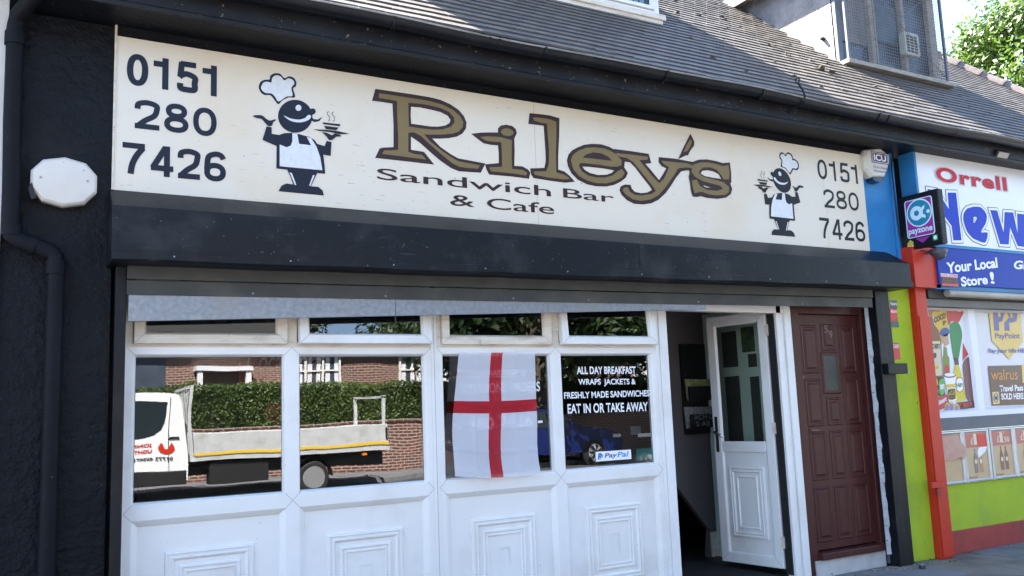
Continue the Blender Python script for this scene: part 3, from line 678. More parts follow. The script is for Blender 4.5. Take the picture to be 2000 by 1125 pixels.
# padlock bracket on the right rail
lk = px(1750, 718, -.15); lb = MB()
lb.box(g0+.01, g1+.07, -.19, -.135, lk.z-.055, lk.z+.035)
lkb = lb.build('lock_hasp', M['black'], sh, bevel=.004)
MB().box(g1+.03, g1+.12, -.165, -.115, lk.z-.05, lk.z-.028).tube([(g1+.085, -.14, lk.z-.03), (g1+.09, -.14, lk.z+.02), (g1+.075, -.14, lk.z+.035)], .005, 6).build('bolt', M['galv'], sh)

# ------------------------------------------------------------------ white shopfront
sf = empty('shopfront', (2.4, 0, 0), 'white plastic cafe shopfront with four glazed bays, moulded panels and an open door', 'shopfront')
cells = [(.560, 1.465), (1.465, 2.362), (2.402, 3.308), (3.308, 4.188)]
ZM, ZT = .955, 1.84
PR_G = [(0, 0), (.038, 0), (.044, .006), (.052, .03), (.056, .045)]
PR_P = [(0, 0), (.040, 0), (.050, .006), (.070, .020), (.074, .032)]
for i, (a, b) in enumerate(cells):
    mb = MB(); mb.ring(a, b, ZM, ZT, PR_G); mb.k = 1; mb.mitres(a, b, ZM, ZT, .046, -.0006)
    wf = mb.build('window_frame', [M['pvc'], M['joint']], sf, label=None)
    MB().quad((a+.05, .035, ZM+.05), (b-.05, .035, ZM+.05), (b-.05, .035, ZT-.05), (a+.05, .035, ZT-.05)).build('glass', M['glass'], wf)
    mb = MB(); mb.ring(a+.05, b-.05, ZM+.05, ZT-.05, [(0, .0335), (.005, .034)]); mb.build('gasket', M['darkgap'], wf)
    # panel
    mb = MB(); mb.ring(a, b, .02, ZM, PR_P); mb.k = 1; mb.mitres(a, b, .02, ZM, .05, -.0006)
    pf = mb.build('panel_frame', [M['pvc'], M['joint']], sf)
    MB().quad((a+.07, .028, .09), (b-.07, .028, .09), (b-.07, .028, ZM-.07), (a+.07, .028, ZM-.07)).build('panel', M['pvc'], pf)
    dcx = (a+b)/2+(-.0, 0, .01, .0)[i]; hw = .238
    mb = MB(); y = .028
    mb.ring(dcx-hw, dcx+hw, .226, .737, [(0, y), (.004, y-.014), (.014, y-.017), (.018, y-.009), (.030, y-.009), (.036, y-.016), (.044, y-.012), (.052, y-.003), (.074, y-.003), (.080, y-.012), (.090, y-.014), (.096, y-.006), (.104, y-.006), (.109, y-.012), (.114, y-.012), (.118, y-.004), (.30, y-.004)][:-1]+[(.2, y-.004)])
    mb.build('moulding', M['pvc'], pf)
# outer strips and coupling
Box('frame_edge', M['pvc'], .546, .560, -.004, .05, .0, 2.25, sf, bevel=.002)
Box('coupling_strip', M['pvc'], 2.3625, 2.4015, -.006, .05, .0, 2.16, sf, bevel=.003)
Box('coupling_groove', M['joint'], 2.3805, 2.3835, -.0068, 0, .0, 2.15, sf)
Box('jamb', M['pvc'], 4.189, 4.222, -.002, .06, .0, 2.2, sf, bevel=.002)
Box('jamb', M['pvc'], 4.224, 4.30, -.010, .07, .0, 2.2, sf, bevel=.003)
Box('cill', M['pvc'], .546, 4.30, -.05, .05, -.0, .018, sf, bevel=.004)
# top lights
tops = [(.594, 1.431, 0), (1.500, 2.350, 1), (2.434, 3.269, 0), (3.340, 4.170, 1)]
for (a, b, op), (ca, cb) in zip(tops, cells):
    mb = MB(); mb.ring(ca, cb, ZT, 2.24, [(0, 0), (.03, 0), (.034, .01), (.034, .05)]); mb.build('window_frame', M['pvcdirty'], sf)
    mb = MB(); zt2 = 2.215; z0 = 1.858
    prof = [(0, .02), (0, -.026), (.003, -.03), (.048, -.03), (.054, -.026), (.064, -.004), (.066, .0)]
    mb.ring(a, b, z0, zt2, prof); mb.k = 1; mb.mitres(a, b, z0, zt2, .056, -.0306)
    mb.k = 0
    if op:
        ang = R(4.5); c_, s_ = math.cos(ang), math.sin(ang)
        def rot(v): y, z = v[1], v[2]-zt2; return (v[0], y*c_ + z*s_*1.0, zt2 + z*c_ - y*s_)
    else:
        rot = lambda v: v
    mb.v = [rot(v) for v in mb.v]
    s_o = mb.build('sash', [M['pvc'] if op else M['pvcdirty'], M['joint']], sf)
    MB().quad(*[rot(v) for v in ((a+.06, -.004, z0+.06), (b-.06, -.004, z0+.06), (b-.06, -.004, zt2-.06), (a+.06, -.004, zt2-.06))]).build('glass', M['glass'], s_o)
    if op: Box('dark_reveal', M['darkgap'], ca+.034, cb-.034, .02, .03, ZT+.01, ZT+.03, sf)  # black strip paints the shade in the gap below the open sash
# handle nub on third sash
tx = px(935, 671, -.03).x
for q in (0, .012): Box('drain_slot', M['joint'], tx+q, tx+q+.003, -.0313, -.029, 1.862, 1.893, sf)

# door frame
fx0, fx1 = 5.452, 5.61
Box('door_head', M['pvc'], 4.302, fx1, -.004, .07, 2.125, 2.20, sf, bevel=.003)
Box('door_jamb', M['pvc'], fx0, fx0+.055, -.004, .08, .02, 2.2, sf, bevel=.003)
Box('door_jamb', M['pvc'], fx0+.059, fx0+.085, .006, .08, .02, 2.2, sf, bevel=.003)
Box('door_jamb', M['pvc'], fx0+.089, fx1, -.012, .08, .02, 2.2, sf, bevel=.003)
Box('threshold', mat('worn_brass_threshold', (.3, .27, .2), .4, metal=.6, var=.3), 4.30, fx0+.02, -.02, .1, .0, .035, sf, bevel=.004)
# open door leaf: hinge at (5.445,.1), free edge (5.37,.70)
dl = empty('door', (5.44, .10, 0), parent=sf); dl['label'] = 'white half-glazed door standing open inwards'
H0 = Vector((5.44, .10, 0)); F0 = Vector((5.352, .71, 0)); ud = (F0-H0).normalized(); LW = (F0-H0).length; nd = Vector((-ud.y, ud.x, 0))
if nd.x > 0: nd = -nd                                  # faces the camera side
def dm(u, y, z): return H0 + ud*u - nd*y + Vector((0, 0, z))      # y<0 is towards the viewer's side
def dbuild(mb, name, m_, par, **k):
    mb.v = [tuple(dm(LW-v[0], v[1], v[2])) for v in mb.v]; return mb.build(name, m_, par, **k)
mb = MB(); mb.ring(0, LW, .09, 2.16, [(0, .05), (0, -.01), (.003, -.014), (.075, -.014), (.082, -.010), (.092, .006)]); 
mb.k = 1; mb.mitres(0, LW, .09, 2.16, .082, -.0146); dbuild(mb, 'leaf_frame', [M['pvc'], M['joint']], dl)
mb = MB(); mb.box(.09, LW-.09, -.013, .03, 1.00, 1.09); dbuild(mb, 'mid_rail', M['pvc'], dl, bevel=.006)
mb = MB(); mb.quad((.09, .008, 1.09), (LW-.09, .008, 1.09), (LW-.09, .008, 2.08), (.09, .008, 2.08)); dbuild(mb, 'glass', M['doorglass'], dl)
mb = MB(); mb.box(.085, LW-.085, .004, .02, .17, 1.0); dbuild(mb, 'panel', M['pvc'], dl)
mb = MB(); mb.ring(.13, LW-.13, .30, .88, [(0, .004), (.004, -.010), (.016, -.012), (.020, -.004), (.032, -.004), (.038, -.012), (.05, -.002), (.072, -.002), (.078, -.010), (.086, -.010), (.092, -.002), (.17, -.002)]); dbuild(mb, 'moulding', M['pvc'], dl)
chrome = mat('chrome', (.6, .6, .62), .15, metal=1); ironb = mat('black_plate', (.02, .02, .02), .3)
mb = MB(); mb.box(.025, .055, -.022, -.0145, 1.00, 1.30); dbuild(mb, 'handle_plate', ironb, dl, bevel=.004)
mb = MB(); mb.tube([(.04, -.02, 1.17), (.04, -.06, 1.17), (.06, -.065, 1.165), (.15, -.06, 1.13)], .009, 8); dbuild(mb, 'handle', chrome, dl, smooth=True)
mb = MB()
for z in (.25, 1.15, 1.95): mb.box(LW-.005, LW+.02, -.02, .02, z, z+.09)
dbuild(mb, 'hinges', M['pvcdirty'], dl)
Box('door_edge_seal', M['darkgap'], 5.452-.012, 5.452, .02, .09, .05, 2.13, sf)  # dark strip paints the shade in the gap beside the hinges

# ------------------------------------------------------------------ maroon door No 59
bd = empty('front_door', (6.1, .05, .1), parent=bld); bd['label'] = 'dark oxblood red panelled house door numbered 59'
YB = .05; bx0, bx1 = 5.655, 6.60; bz0, bz1 = .02, 2.24
mb = MB(); mb.box(bx0-.03, bx0+.07, YB-.045, .1, bz0, bz1); mb.box(bx1-.12, bx1+.02, YB-.045, .1, bz0, bz1); mb.box(bx0+.07, bx1-.12, YB-.045, .1, 2.13, bz1)
mb.build('door_frame', M['brown'], bd, bevel=.005)
dx0, dx1, dz0, dz1 = bx0+.072, bx1-.122, .20, 2.128
Box('door_leaf', M['brown'], dx0, dx1, YB, YB+.04, dz0, dz1, bd, bevel=.002)
Box('step', M['brown'], dx0-.0, dx1+.0, YB-.09, YB+.03, .135, .19, bd, bevel=.008)
Box('kick_board', mat('white_weathered_board', (.5, .5, .49), .7, var=.25, vs=6, spots=(.2, .19, .17), ss=30, st=.68), dx0-.05, dx1+.03, YB-.06, YB+.03, .0, .132, bd, bevel=.003)
dW = dx1-dx0
def panel(u0, u1, z0, z1, arch=0):
    a = dx0+u0*dW; b = dx0+u1*dW; mb = MB()
    pts = [(0, YB-.001), (.006, YB+.010), (.014, YB+.010), (.034, YB-.004), (.040, YB-.006)]
    pr = [(d, y) for d, y in pts]
    mb.ring(a, b, z0, z1, [(-.008, YB-.002), (0, YB-.009), (.010, YB-.008), (.016, YB-.001), (.030, YB-.002), (.042, YB-.012)])
    d = .042; mb.quad((a+d, YB-.012, z0+d), (b-d, YB-.012, z0+d), (b-d, YB-.012, z1-d), (a+d, YB-.012, z1-d))
    return mb.build('door_panel', M['brown'], bd)
cols = [(.07, .31), (.40, .60), (.69, .93)]
panel(*cols[0], 1.64, 2.03); panel(*cols[2], 1.64, 2.03); panel(*cols[1], 1.83, 2.04)
panel(*cols[0], 1.20, 1.58); panel(*cols[2], 1.20, 1.58); panel(*cols[1], 1.20, 1.42)
for c_ in cols: panel(*c_, .76, 1.14); panel(*c_, .27, .69)
# cut-in glass: obscure pane with frame
ga, gb = dx0+.37*dW, dx0+.63*dW
mb = MB(); mb.ring(ga, gb, 1.465, 1.80, [(-.01, YB-.002), (0, YB-.010), (.014, YB-.010), (.02, YB-.001)]); gfr = mb.build('vision_frame', M['brown'], bd)
Box('glass', mat('dark_obscure_glass', (.012, .016, .017), .35, vs=20, c2=(.022, .032, .032), bump=.5, bs=90, bd=.004), ga+.018, gb-.018, YB-.004, YB, 1.483, 1.782, gfr)
textXZ('number', '5', dx0+.43*dW, dx0+.49*dW, 1.975, 2.035, YB-.0155, mat('aged_steel_numerals', (.20, .12, .10), .4, metal=.4), bd)
textXZ('number', '9', dx0+.50*dW, dx0+.56*dW, 1.93, 1.99, YB-.0155, bpy.data.materials['aged_steel_numerals'], bd)
MB().tube([(dx0+.05, YB-.005, 1.165), (dx0+.05, YB-.03, 1.165), (dx0+.14, YB-.035, 1.16)], .006, 6).build('handle', bpy.data.materials['aged_steel_numerals'], bd)
MB().tube([(dx0+.03, YB-.006, 1.60), (dx0+.03, YB+.001, 1.60)], .018, 12).build('lock', bpy.data.materials['aged_steel_numerals'], bd)

# ------------------------------------------------------------------ cafe interior
inn = empty('cafe_interior', (3, 2, 0), 'dim cafe room behind the windows with red drinks sign, counter and posters', 'room')
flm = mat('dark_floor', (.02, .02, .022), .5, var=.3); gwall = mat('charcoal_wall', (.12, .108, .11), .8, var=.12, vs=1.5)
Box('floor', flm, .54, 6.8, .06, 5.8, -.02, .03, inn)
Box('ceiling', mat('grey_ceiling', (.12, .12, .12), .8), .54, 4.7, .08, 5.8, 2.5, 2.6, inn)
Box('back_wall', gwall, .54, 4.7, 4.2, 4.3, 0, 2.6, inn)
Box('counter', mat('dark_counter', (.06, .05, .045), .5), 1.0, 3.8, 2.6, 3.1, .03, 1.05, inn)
cred = mat('red_enamel', (.38, .02, .02), .4); wht = mat('warm_white_print', (.7, .66, .6), .5)
rp = px(545, 712, 1.6)
Box('drinks_panel', cred, rp.x-.30, rp.x+.34, 1.6, 1.64, rp.z-.14, rp.z+.18, inn)
textXZ('lettering', 'Coca-Cola', rp.x-.24, rp.x+.30, rp.z-.05, rp.z+.11, 1.596, wht, inn, shear=.3)
op_ = px(537, 806, .45)
mb = MB(); st = []
for i in range(36): rr = .075 if i % 2 else .062; st.append((op_.x+rr*math.cos(i*math.pi/18), op_.z+rr*math.sin(i*math.pi/18)))
mb.prism(st, 'y', .45, .455); mb.build('orange_star_sticker', mat('orange_print', (.55, .12, .03), .5, vs=50, c2=(.2, .03, .02)), inn)
# hall wall behind the open door, with diagonal opening under the stairs
HY = 1.2
A = [px(*p, HY) for p in ((1296, 600), (1420, 600), (1416, 1100), (1384, 1092), (1386, 1035), (1318, 945), (1310, 945))]
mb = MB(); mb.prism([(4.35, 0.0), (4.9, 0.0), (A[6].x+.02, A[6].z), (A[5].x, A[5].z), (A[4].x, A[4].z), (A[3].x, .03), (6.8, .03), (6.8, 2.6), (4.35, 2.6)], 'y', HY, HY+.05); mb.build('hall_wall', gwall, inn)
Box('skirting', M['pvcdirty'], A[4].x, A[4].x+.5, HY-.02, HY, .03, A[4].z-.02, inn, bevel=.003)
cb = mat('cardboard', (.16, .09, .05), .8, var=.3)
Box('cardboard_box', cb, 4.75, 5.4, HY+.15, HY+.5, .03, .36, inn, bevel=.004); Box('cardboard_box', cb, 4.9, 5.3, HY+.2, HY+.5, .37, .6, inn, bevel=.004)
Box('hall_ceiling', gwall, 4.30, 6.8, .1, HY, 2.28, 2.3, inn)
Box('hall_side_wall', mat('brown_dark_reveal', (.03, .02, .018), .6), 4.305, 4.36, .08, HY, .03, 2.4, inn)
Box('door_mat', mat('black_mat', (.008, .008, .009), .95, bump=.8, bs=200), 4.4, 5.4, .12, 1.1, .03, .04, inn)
# leaflet rack
rk = empty('leaflet_rack', (px(1360, 760, HY-.08).x, HY, 1.2), 'black wall rack of newspapers and leaflets in the doorway', 'rack')
blk = mat('black_rack_plastic', (.012, .012, .013), .4)
r0, r1 = px(1333, 700, HY-.05).x, px(1385, 700, HY-.05).x
rt, rb = px(1360, 672, HY-.05).z, px(1360, 848, HY-.05).z
Box('back_panel', blk, r0, r1, HY-.03, HY-.005, rb, rt, rk)
papm = [mat('newsprint', (.36, .36, .35), .7, vs=40, c2=(.12, .12, .12)), mat('leaflet_yellow', (.45, .42, .18), .6, vs=30, c2=(.15, .2, .1))]
for i, (yt, yb) in enumerate(((742, 782), (796, 836))):
    zt_, zb_ = px(1360, yt, HY-.1).z, px(1360, yb, HY-.1).z
    Box('pocket', blk, r0, r1, HY-.12, HY-.10, zb_, zt_-.06, rk)
    MB().hexa([(r0+.02-.03*i, HY-.06, zb_), (r1-.01, HY-.06, zb_), (r1-.01, HY-.05, zb_), (r0+.02-.03*i, HY-.05, zb_), (r0-.02-.03*i, HY-.09, zt_+.01), (r1+.0, HY-.09, zt_), (r1, HY-.08, zt_), (r0-.02-.03*i, HY-.08, zt_+.01)]).build('newspapers', papm[0 if i else 1], rk)
z_ = px(1360, 822, HY-.12).z
textXZ('masthead', 'ACH GI', r0+.03, r1-.05, z_+.01, z_+.055, HY-.1215, papm[0], rk, off=.01)
textXZ('masthead', 'S AS 7', r0+.05, r1-.04, z_-.05, z_-.005, HY-.1215, papm[0], rk, off=.01)
# pale green glazed screen seen through the door glass
gs_ = mat('pale_green_frame', (.70, .82, .74), .5); dkp = mat('dark_panel', (.075, .075, .07), .4); GX = 5.72
scr = empty('inner_screen', (GX, .6, 0), 'pale green framed inner screen seen through the open door glass', 'screen')
Box('backboard', gs_, GX, GX+.03, .0+.12, 1.18, .03, 2.25, scr)
for (a, b, c, d) in ((1408, 650, 1441, 716), (1415, 736, 1453, 880), (1464, 736, 1492, 880), (1460, 692, 1478, 716)):
    p0 = pxX(a, b, GX-.01); p1 = pxX(c, d, GX-.01)
    Box('dark_pane', dkp, GX-.008, GX-.002, min(p0.y, p1.y), max(p0.y, p1.y), min(p0.z, p1.z), max(p0.z, p1.z), scr)
p0 = pxX(1446, 640, GX-.01); p1 = pxX(1474, 686, GX-.01)
Box('green_picture', mat('green_picture', (.12, .17, .07), .5, vs=12, c2=(.03, .04, .05)), GX-.01, GX-.003, min(p0.y, p1.y), max(p0.y, p1.y), min(p0.z, p1.z), max(p0.z, p1.z), scr)

# ------------------------------------------------------------------ window lettering, stickers, flag
wl = mat('white_window_vinyl', (.82, .82, .84), .4); GYW = .0335
w4 = empty('window_lettering', (3.75, .03, 1.6), 'white lettering ALL DAY BREAKFAST on the right-hand window', 'lettering')
for s_, bl, br, tl in (('ALL DAY BREAKFAST', (1127, 731), (1242, 730), (1127, 716)), ('WRAPS  JACKETS &', (1130, 755), (1242, 754), (1130, 740)), ('FRESHLY MADE SANDWICHES', (1102, 779), (1269, 774), (1102, 766)), ('EAT IN OR TAKE AWAY', (1109, 808), (1266, 803), (1109, 789))):
    O = px(*bl, GYW); B = px(*br, GYW); T = px(*tl, GYW); zm = (O.z+B.z)/2
    text('text_line', s_, (O.x, GYW, O.z), (B.x-O.x, 0, B.z-O.z), (0, 0, T.z-O.z), wl, w4, off=.022)
w3 = empty('window_lettering', (2.9, .03, 1.5), 'white lettering on the flag window, partly hidden by the flag', 'lettering')
for s_, bl, br, tl in (('SANDWICHES &', (918, 740), (1028, 737), (918, 723)), ('TELEPHONE ORDERS', (898, 770), (1055, 764), (898, 750)), ('- 280 7426 -', (893, 845), (1060, 832), (893, 818))):
    O = px(*bl, GYW); B = px(*br, GYW); T = px(*tl, GYW)
    text('text_line', s_, (O.x, GYW, O.z), (B.x-O.x, 0, B.z-O.z), (0, 0, T.z-O.z), wl, w3, off=.022)
pp = empty('payment_sticker', (3.7, .03, 1.1), 'small white payment sticker with blue lettering low in the right window', 'sticker')
def pr2(x0, y0, x1, y1, Y): a = px(x0, y0, Y); b = px(x1, y1, Y); return min(a.x, b.x), max(a.x, b.x), min(a.z, b.z), max(a.z, b.z)
a, b, c, d = pr2(1164, 901, 1232, 878, GYW); b = px(1232, 878, GYW).x
Box('sticker_card', wl, a, b, GYW-.001, GYW, c-.002, d+.0, pp)
pblue = mat('royal_blue_print', (.01, .05, .32), .4); pcy = mat('light_blue_print', (.02, .25, .65), .4); W_ = b-a; H_ = d-c
textXZ('pay', 'Pay', a+.24*W_, a+.60*W_, c+.16*H_, c+.78*H_, GYW-.002, pblue, pp, off=.02, shear=.2)
textXZ('pal', 'Pal', a+.60*W_, a+.93*W_, c+.26*H_, c+.84*H_, GYW-.002, pcy, pp, off=.02, shear=.2)
textXZ('mark', 'P', a+.05*W_, a+.17*W_, c+.2*H_, c+.84*H_, GYW-.002, pblue, pp, off=.03, shear=.2)
textXZ('mark', 'P', a+.09*W_, a+.20*W_, c+.1*H_, c+.70*H_, GYW-.0025, pcy, pp, off=.03, shear=.2)
a, b, c, d = pr2(1243, 898, 1280, 874, GYW+.01)
tg = Box('teal_sticker', mat('teal_print', (.05, .42, .40), .5, var=.2), a, b-.01, GYW+.004, GYW+.006, c, d); tag(tg, 'small teal sticker in the lower right corner of the right window', 'sticker')
a, b, c, d = pr2(1245, 854, 1280, 845, GYW+.01)
tg = Box('card_sticker', wl, a, b-.01, GYW+.004, GYW+.006, c, d); tag(tg, 'narrow white card above the teal sticker in the right window', 'sticker')
a, b, c, d = pr2(1233, 850, 1253, 832, GYW+.2)
tg = Box('small_notice', mat('grey_white_card', (.4, .42, .44), .5), a, b-.01, GYW+.2, GYW+.206, c, d); tag(tg, 'small grey card behind the narrow white card in the right window', 'card')
a, b, c, d = pr2(1228, 812, 1262, 734, .6)
tg = Box('notice_sheet', mat('pale_grey_sheet', (.28, .31, .33), .5, vs=30, c2=(.22, .24, .26)), a, b, .6, .604, c, d); tag(tg, 'pale notice sheet hanging inside behind the right window', 'notice')
pst = px(1210, 780, .9)
tg = MB().box(pst.x-.02, pst.x+.012, .9, .93, .1, 2.2).build('bright_strip', mat('yellowish_strip', (.6, .56, .3), .5)); tag(tg, 'pale yellow upright post inside behind the right window', 'post')  # yellowish strip stands in for light at a door edge

# flag: cloth grid with folds
fg = empty('flag', (2.84, -.04, 1.0), 'white flag with red upright cross hung over the third window', 'flag')
fwm = nodes('flag_white'); 
def cloth(name, c):
    m, N, L, P = nodes(name); P.inputs['Base Color'].default_value = (*c, 1); P.inputs['Roughness'].default_value = .7
    t = N.new('ShaderNodeBsdfTranslucent'); t.inputs[0].default_value = (*c, 1); tr = N.new('ShaderNodeBsdfTransparent')
    m1 = N.new('ShaderNodeMixShader'); m1.inputs[0].default_value = .3; m2 = N.new('ShaderNodeMixShader'); m2.inputs[0].default_value = .24
    L.new(P.outputs[0], m1.inputs[1]); L.new(t.outputs[0], m1.inputs[2]); L.new(m1.outputs[0], m2.inputs[1]); L.new(tr.outputs[0], m2.inputs[2]); L.new(m2.outputs[0], N['Material Output'].inputs[0])
    return m
fw, fr_ = cloth('white_flag_cloth', (.84, .84, .90)), cloth('red_flag_cloth', (.60, .012, .03))
NX, NZ = 66, 72
def fpt(u, v):      # u 0..1 across, v 0..1 down
    tl, tr, bl, br = Vector((2.545, 1.815)), Vector((3.120, 1.822)), Vector((2.492, 1.022)), Vector((3.118, 1.0))
    p = (tl*(1-u)+tr*u)*(1-v) + (bl*(1-u)+br*u)*v
    p.x += .018*math.sin(v*3.0)*(1-u)*-1 + .012*math.sin(v*5.5+.5)*(.4) + .010*noise.noise(Vector((u*2, v*3, 1)))
    p.y -= .014*math.sin(u*math.pi)*(1-v)**8 if v < .3 else 0
    p.y -= .018*v*math.sin(u*math.pi*1.0)
    y = -.038 + .020*math.sin(math.pi*min(1, v*1.05))**.6 + .005*math.sin(u*9+v*2.5)*(.3+.7*v) + .006*noise.noise(Vector((u*3, v*2.2, 2))) + .0008*noise.noise(Vector((u*9, v*7, 3)))
    for c_ in (.17, .43, .60, .79): y += -.0045*math.exp(-((v-c_-.02*u)/.010)**2)
    for c_ in (.25, .5, .75): y += -.003*math.exp(-((u-c_)/.012)**2)
    return (p.x, min(y, -.031 + .0) if v < .05 else y-.006*v, p.y)
mbw, mbr, mbh = MB(), MB(), MB()
for i in range(NX):
    for j in range(NZ):
        u0, u1, v0, v1 = i/NX, (i+1)/NX, j/NZ, (j+1)/NZ; um, vm_ = (u0+u1)/2, (v0+v1)/2
        isr = (.41 < um < .555) or (.405 < vm_ < .505)
        q = (fpt(u0, v1), fpt(u1, v1), fpt(u1, v0), fpt(u0, v0))
        (mbr if isr else mbw).quad(*q)
def weld(o):
    bm = bmesh.new(); bm.from_mesh(o.data); bmesh.ops.remove_doubles(bm, verts=bm.verts, dist=1e-5); bmesh.ops.recalc_face_normals(bm, faces=bm.faces); bm.to_mesh(o.data); bm.free()
    o.data.polygons.foreach_set('use_smooth', [True]*len(o.data.polygons))
weld(mbw.build('white_field', fw, fg)); weld(mbr.build('red_cross', fr_, fg))

# ------------------------------------------------------------------ things on the cafe wall
bc = px(125, 357, -.1); be = empty('bell_box', (bc.x, -.07, bc.z), 'blank white ten-sided alarm box on the black wall left of the sign', 'alarm box')
mb = MB(); pr = []
def dec(rx, rz_, y): return [(bc.x+rx*sgnp(math.cos(t), .9), y, bc.z+rz_*sgnp(math.sin(t), .9)) for t in [math.pi*2*(i+.5)/10 for i in range(10)]]
def sgnp(v, e): return abs(v)**e*(1 if v >= 0 else -1)
bm_ = mat('white_bell_plastic', (.62, .58, .53), .4, vs=3, c2=(.56, .52, .47), bump=.05, spots=(.2, .17, .15), ss=40, st=.71)
mb.loft([dec(.162, .132, -.07), dec(.164, .134, -.12), dec(.150, .120, -.135), dec(.02, .015, -.142)], True, True); mb.build('cover', bm_, be, bevel=.004)
MB().prism([(bc.x-.165, bc.z-.05), (bc.x-.150, bc.z-.02), (bc.x-.138, bc.z-.06), (bc.x-.125, bc.z-.10), (bc.x-.15, bc.z-.11)], 'y', -.138, -.072).build('broken_corner', M['darkgap'], be)
for q in (-.11, .11): MB().tube([(bc.x+q, -.14, bc.z+.01), (bc.x+q, -.135, bc.z+.01)], .007, 10).build('screw', M['joint'], be)

ic = empty('bell_box', (px(1712, 322, -.12).x, -.06, 3.5), 'cream hexagonal alarm box marked ICU high between the two shops', 'alarm box')
def P6(pts, Y): return [tuple(px(x, y, Y)) for x, y in pts]
hexp = [(1691, 292), (1718, 288), (1737, 302), (1738, 318), (1728, 347), (1702, 347), (1690, 330), (1688, 305)]
creamb = mat('aged_cream_plastic', (.58, .55, .48), .45, var=.12, vs=10, spots=(.2, .17, .12), ss=60, st=.72)
def insetp(P, k, Y): c = sum((Vector(p) for p in P), Vector())/len(P); return [(c.x+(p[0]-c.x)*k, Y, c.z+(p[2]-c.z)*k) for p in P]
base = P6(hexp, -.06); base = [(p[0], -.06, p[2]) for p in base]
front = [(p[0], -.125, p[2]) for p in P6(hexp, -.125)]
mb = MB(); mb.loft([insetp(front, .98, -.052), insetp(front, 1.0, -.11), insetp(front, .88, -.135)], True, True); mb.build('cover', creamb, ic, bevel=.003)
lz = P6([(1703, 346), (1728, 346), (1726, 352), (1716, 357), (1706, 353)], -.125)
mb = MB(); mb.prism([(p[0], p[2]) for p in lz], 'y', -.13, -.055); mb.build('strobe_lens', mat('dark_blue_lens', (.015, .03, .07), .2), ic, bevel=.003)
iy = -.1365
a, b, c, d = pr2(1703, 317, 1733, 300, iy); purp = mat('purple_print', (.05, .03, .16), .4)
Box('badge', purp, a, b, iy, iy+.002, c, d, ic)
Box('badge_border', mat('white_border', (.7, .7, .7), .5), a+.008, b-.008, iy-.001, iy, c+.008, d-.008, ic)
Box('badge', purp, a+.014, b-.014, iy-.002, iy-.001, c+.013, d-.013, ic)
textXZ('lettering', 'ICU', a+.03, b-.03, c+.022, d-.022, iy-.003, wl, ic, off=.03)
textXZ('lettering', '24 hr Alarm', a+.01, b-.02, c-.05, c-.025, iy-.001, purp, ic); textXZ('lettering', 'Monitoring', a+.02, b-.02, c-.09, c-.062, iy-.001, purp, ic)

# ------------------------------------------------------------------ newsagent next door
nb = empty('newsagent_building', (9, 0, 0), 'newsagent shop next door painted sky blue, lime green and red', 'building')
wx1 = 12.5
Box('blue_pilaster', M['blue'], 6.595, 7.06, -.05, .25, 2.5, 3.628, nb)
Box('blue_batten', M['blue'], 6.98, 7.03, -.075, -.05, 2.6, 3.628, nb, bevel=.004)
gl = px(1757, 800, -.05).x
Box('green_pilaster', M['green'], 6.66, px(1793, 800, -.05).x+.03, -.05, .3, .0, 2.5, nb)
zg1 = px(1950, 838, 0).z; 
Box('green_wall', M['green'], 7.0, wx1, .0, .3, .19, 1.06, nb)
Box('red_plinth', M['redbase'], 7.0, wx1, -.022, .3, -.01, .195, nb, bevel=.006)
Box('slate_band', M['greysill'], 7.1, wx1, -.03, .3, 1.085, 1.195, nb, bevel=.004)
# red steel column (shutter guide)
rc = empty('red_column', (7.05, -.12, 0), parent=nb)
CYF = -.118
ca, cb_ = px(1811, 800, CYF).x, px(1828, 800, CYF).x
cs = ca
Box('column_face', M['red'], ca, ca+.03, CYF, -.045, 0, 2.42, rc, bevel=.003)
Box('column_plate', M['red'], ca+.006, cb_+.03, CYF-.014, CYF-.003, .02, 2.12, rc, bevel=.002)
Box('column_back', M['red'], ca+.031, cb_+.03, CYF+.002, -.0, .0, 2.42, rc, bevel=.003)
zb1 = px(1800, 948, CYF).z
Box('crossbar', M['red'], cs-.10, ca+.06, CYF-.045, CYF-.015, zb1-.03, zb1+.02, rc, bevel=.003)
Box('padlock', M['redbase'], ca-.02, ca+.03, CYF-.035, CYF-.018, zb1-.10, zb1-.035, rc, bevel=.004)
Box('red_head', M['red'], px(1780, 520, -.18).x+.02, px(1833, 530, -.18).x, -.19, -.0, 2.37, 2.74, nb, bevel=.003)
# fascia bands under the sign
bandm = mat('royal_blue_fascia', (.004, .035, .33), .45, var=.08, spec=.2)
bs = empty('fascia_band', (8, -.2, 2.55), 'royal blue strip with white handwriting lettering under the newsagent sign', 'sign')
nbx0 = px(1831, 530, -.2).x
Box('panel', bandm, nbx0, wx1, -.21, -.02, 2.405, 2.745, bs)
wp = mat('white_brush_lettering', (.8, .8, .8), .5)
textpx('lettering', 'Your Local', (1850, 534), (1949, 523), (1850, 513), -.212, wp, bs, off=.035)
textpx('lettering', '!', (1935, 554), (1943, 554), (1935, 531), -.212, wp, bs, off=.02)
textpx('lettering', 'Store', (1878, 560), (1930, 555), (1878, 541), -.212, wp, bs, off=.035)
textpx('lettering', 'Groceries', (1981, 526), (2080, 526), (1981, 509), -.212, wp, bs, off=.035, shear=.2)
stb = mat('black_print', (.012, .012, .012), .4); redp = mat('red_print', (.55, .03, .03), .4)
st_ = empty('lock_sticker', (nbx0+.06, -.21, 2.47), 'small black and red sticker at the left of the royal blue strip', 'sticker')
a, b, c, d = pr2(1839, 558, 1870, 536, -.212)
Box('card', stb, a, b, -.213, -.2105, c, d, st_); Box('strip', wl, a, b, -.2145, -.213, d-.03, d, st_); Box('strip', redp, a, b, -.2145, -.213, c, c+.022, st_)
textXZ('lettering', 'LOCK-DOWN', a+.002, b-.002, d-.028, d-.003, -.216, redp, st_, off=.04)
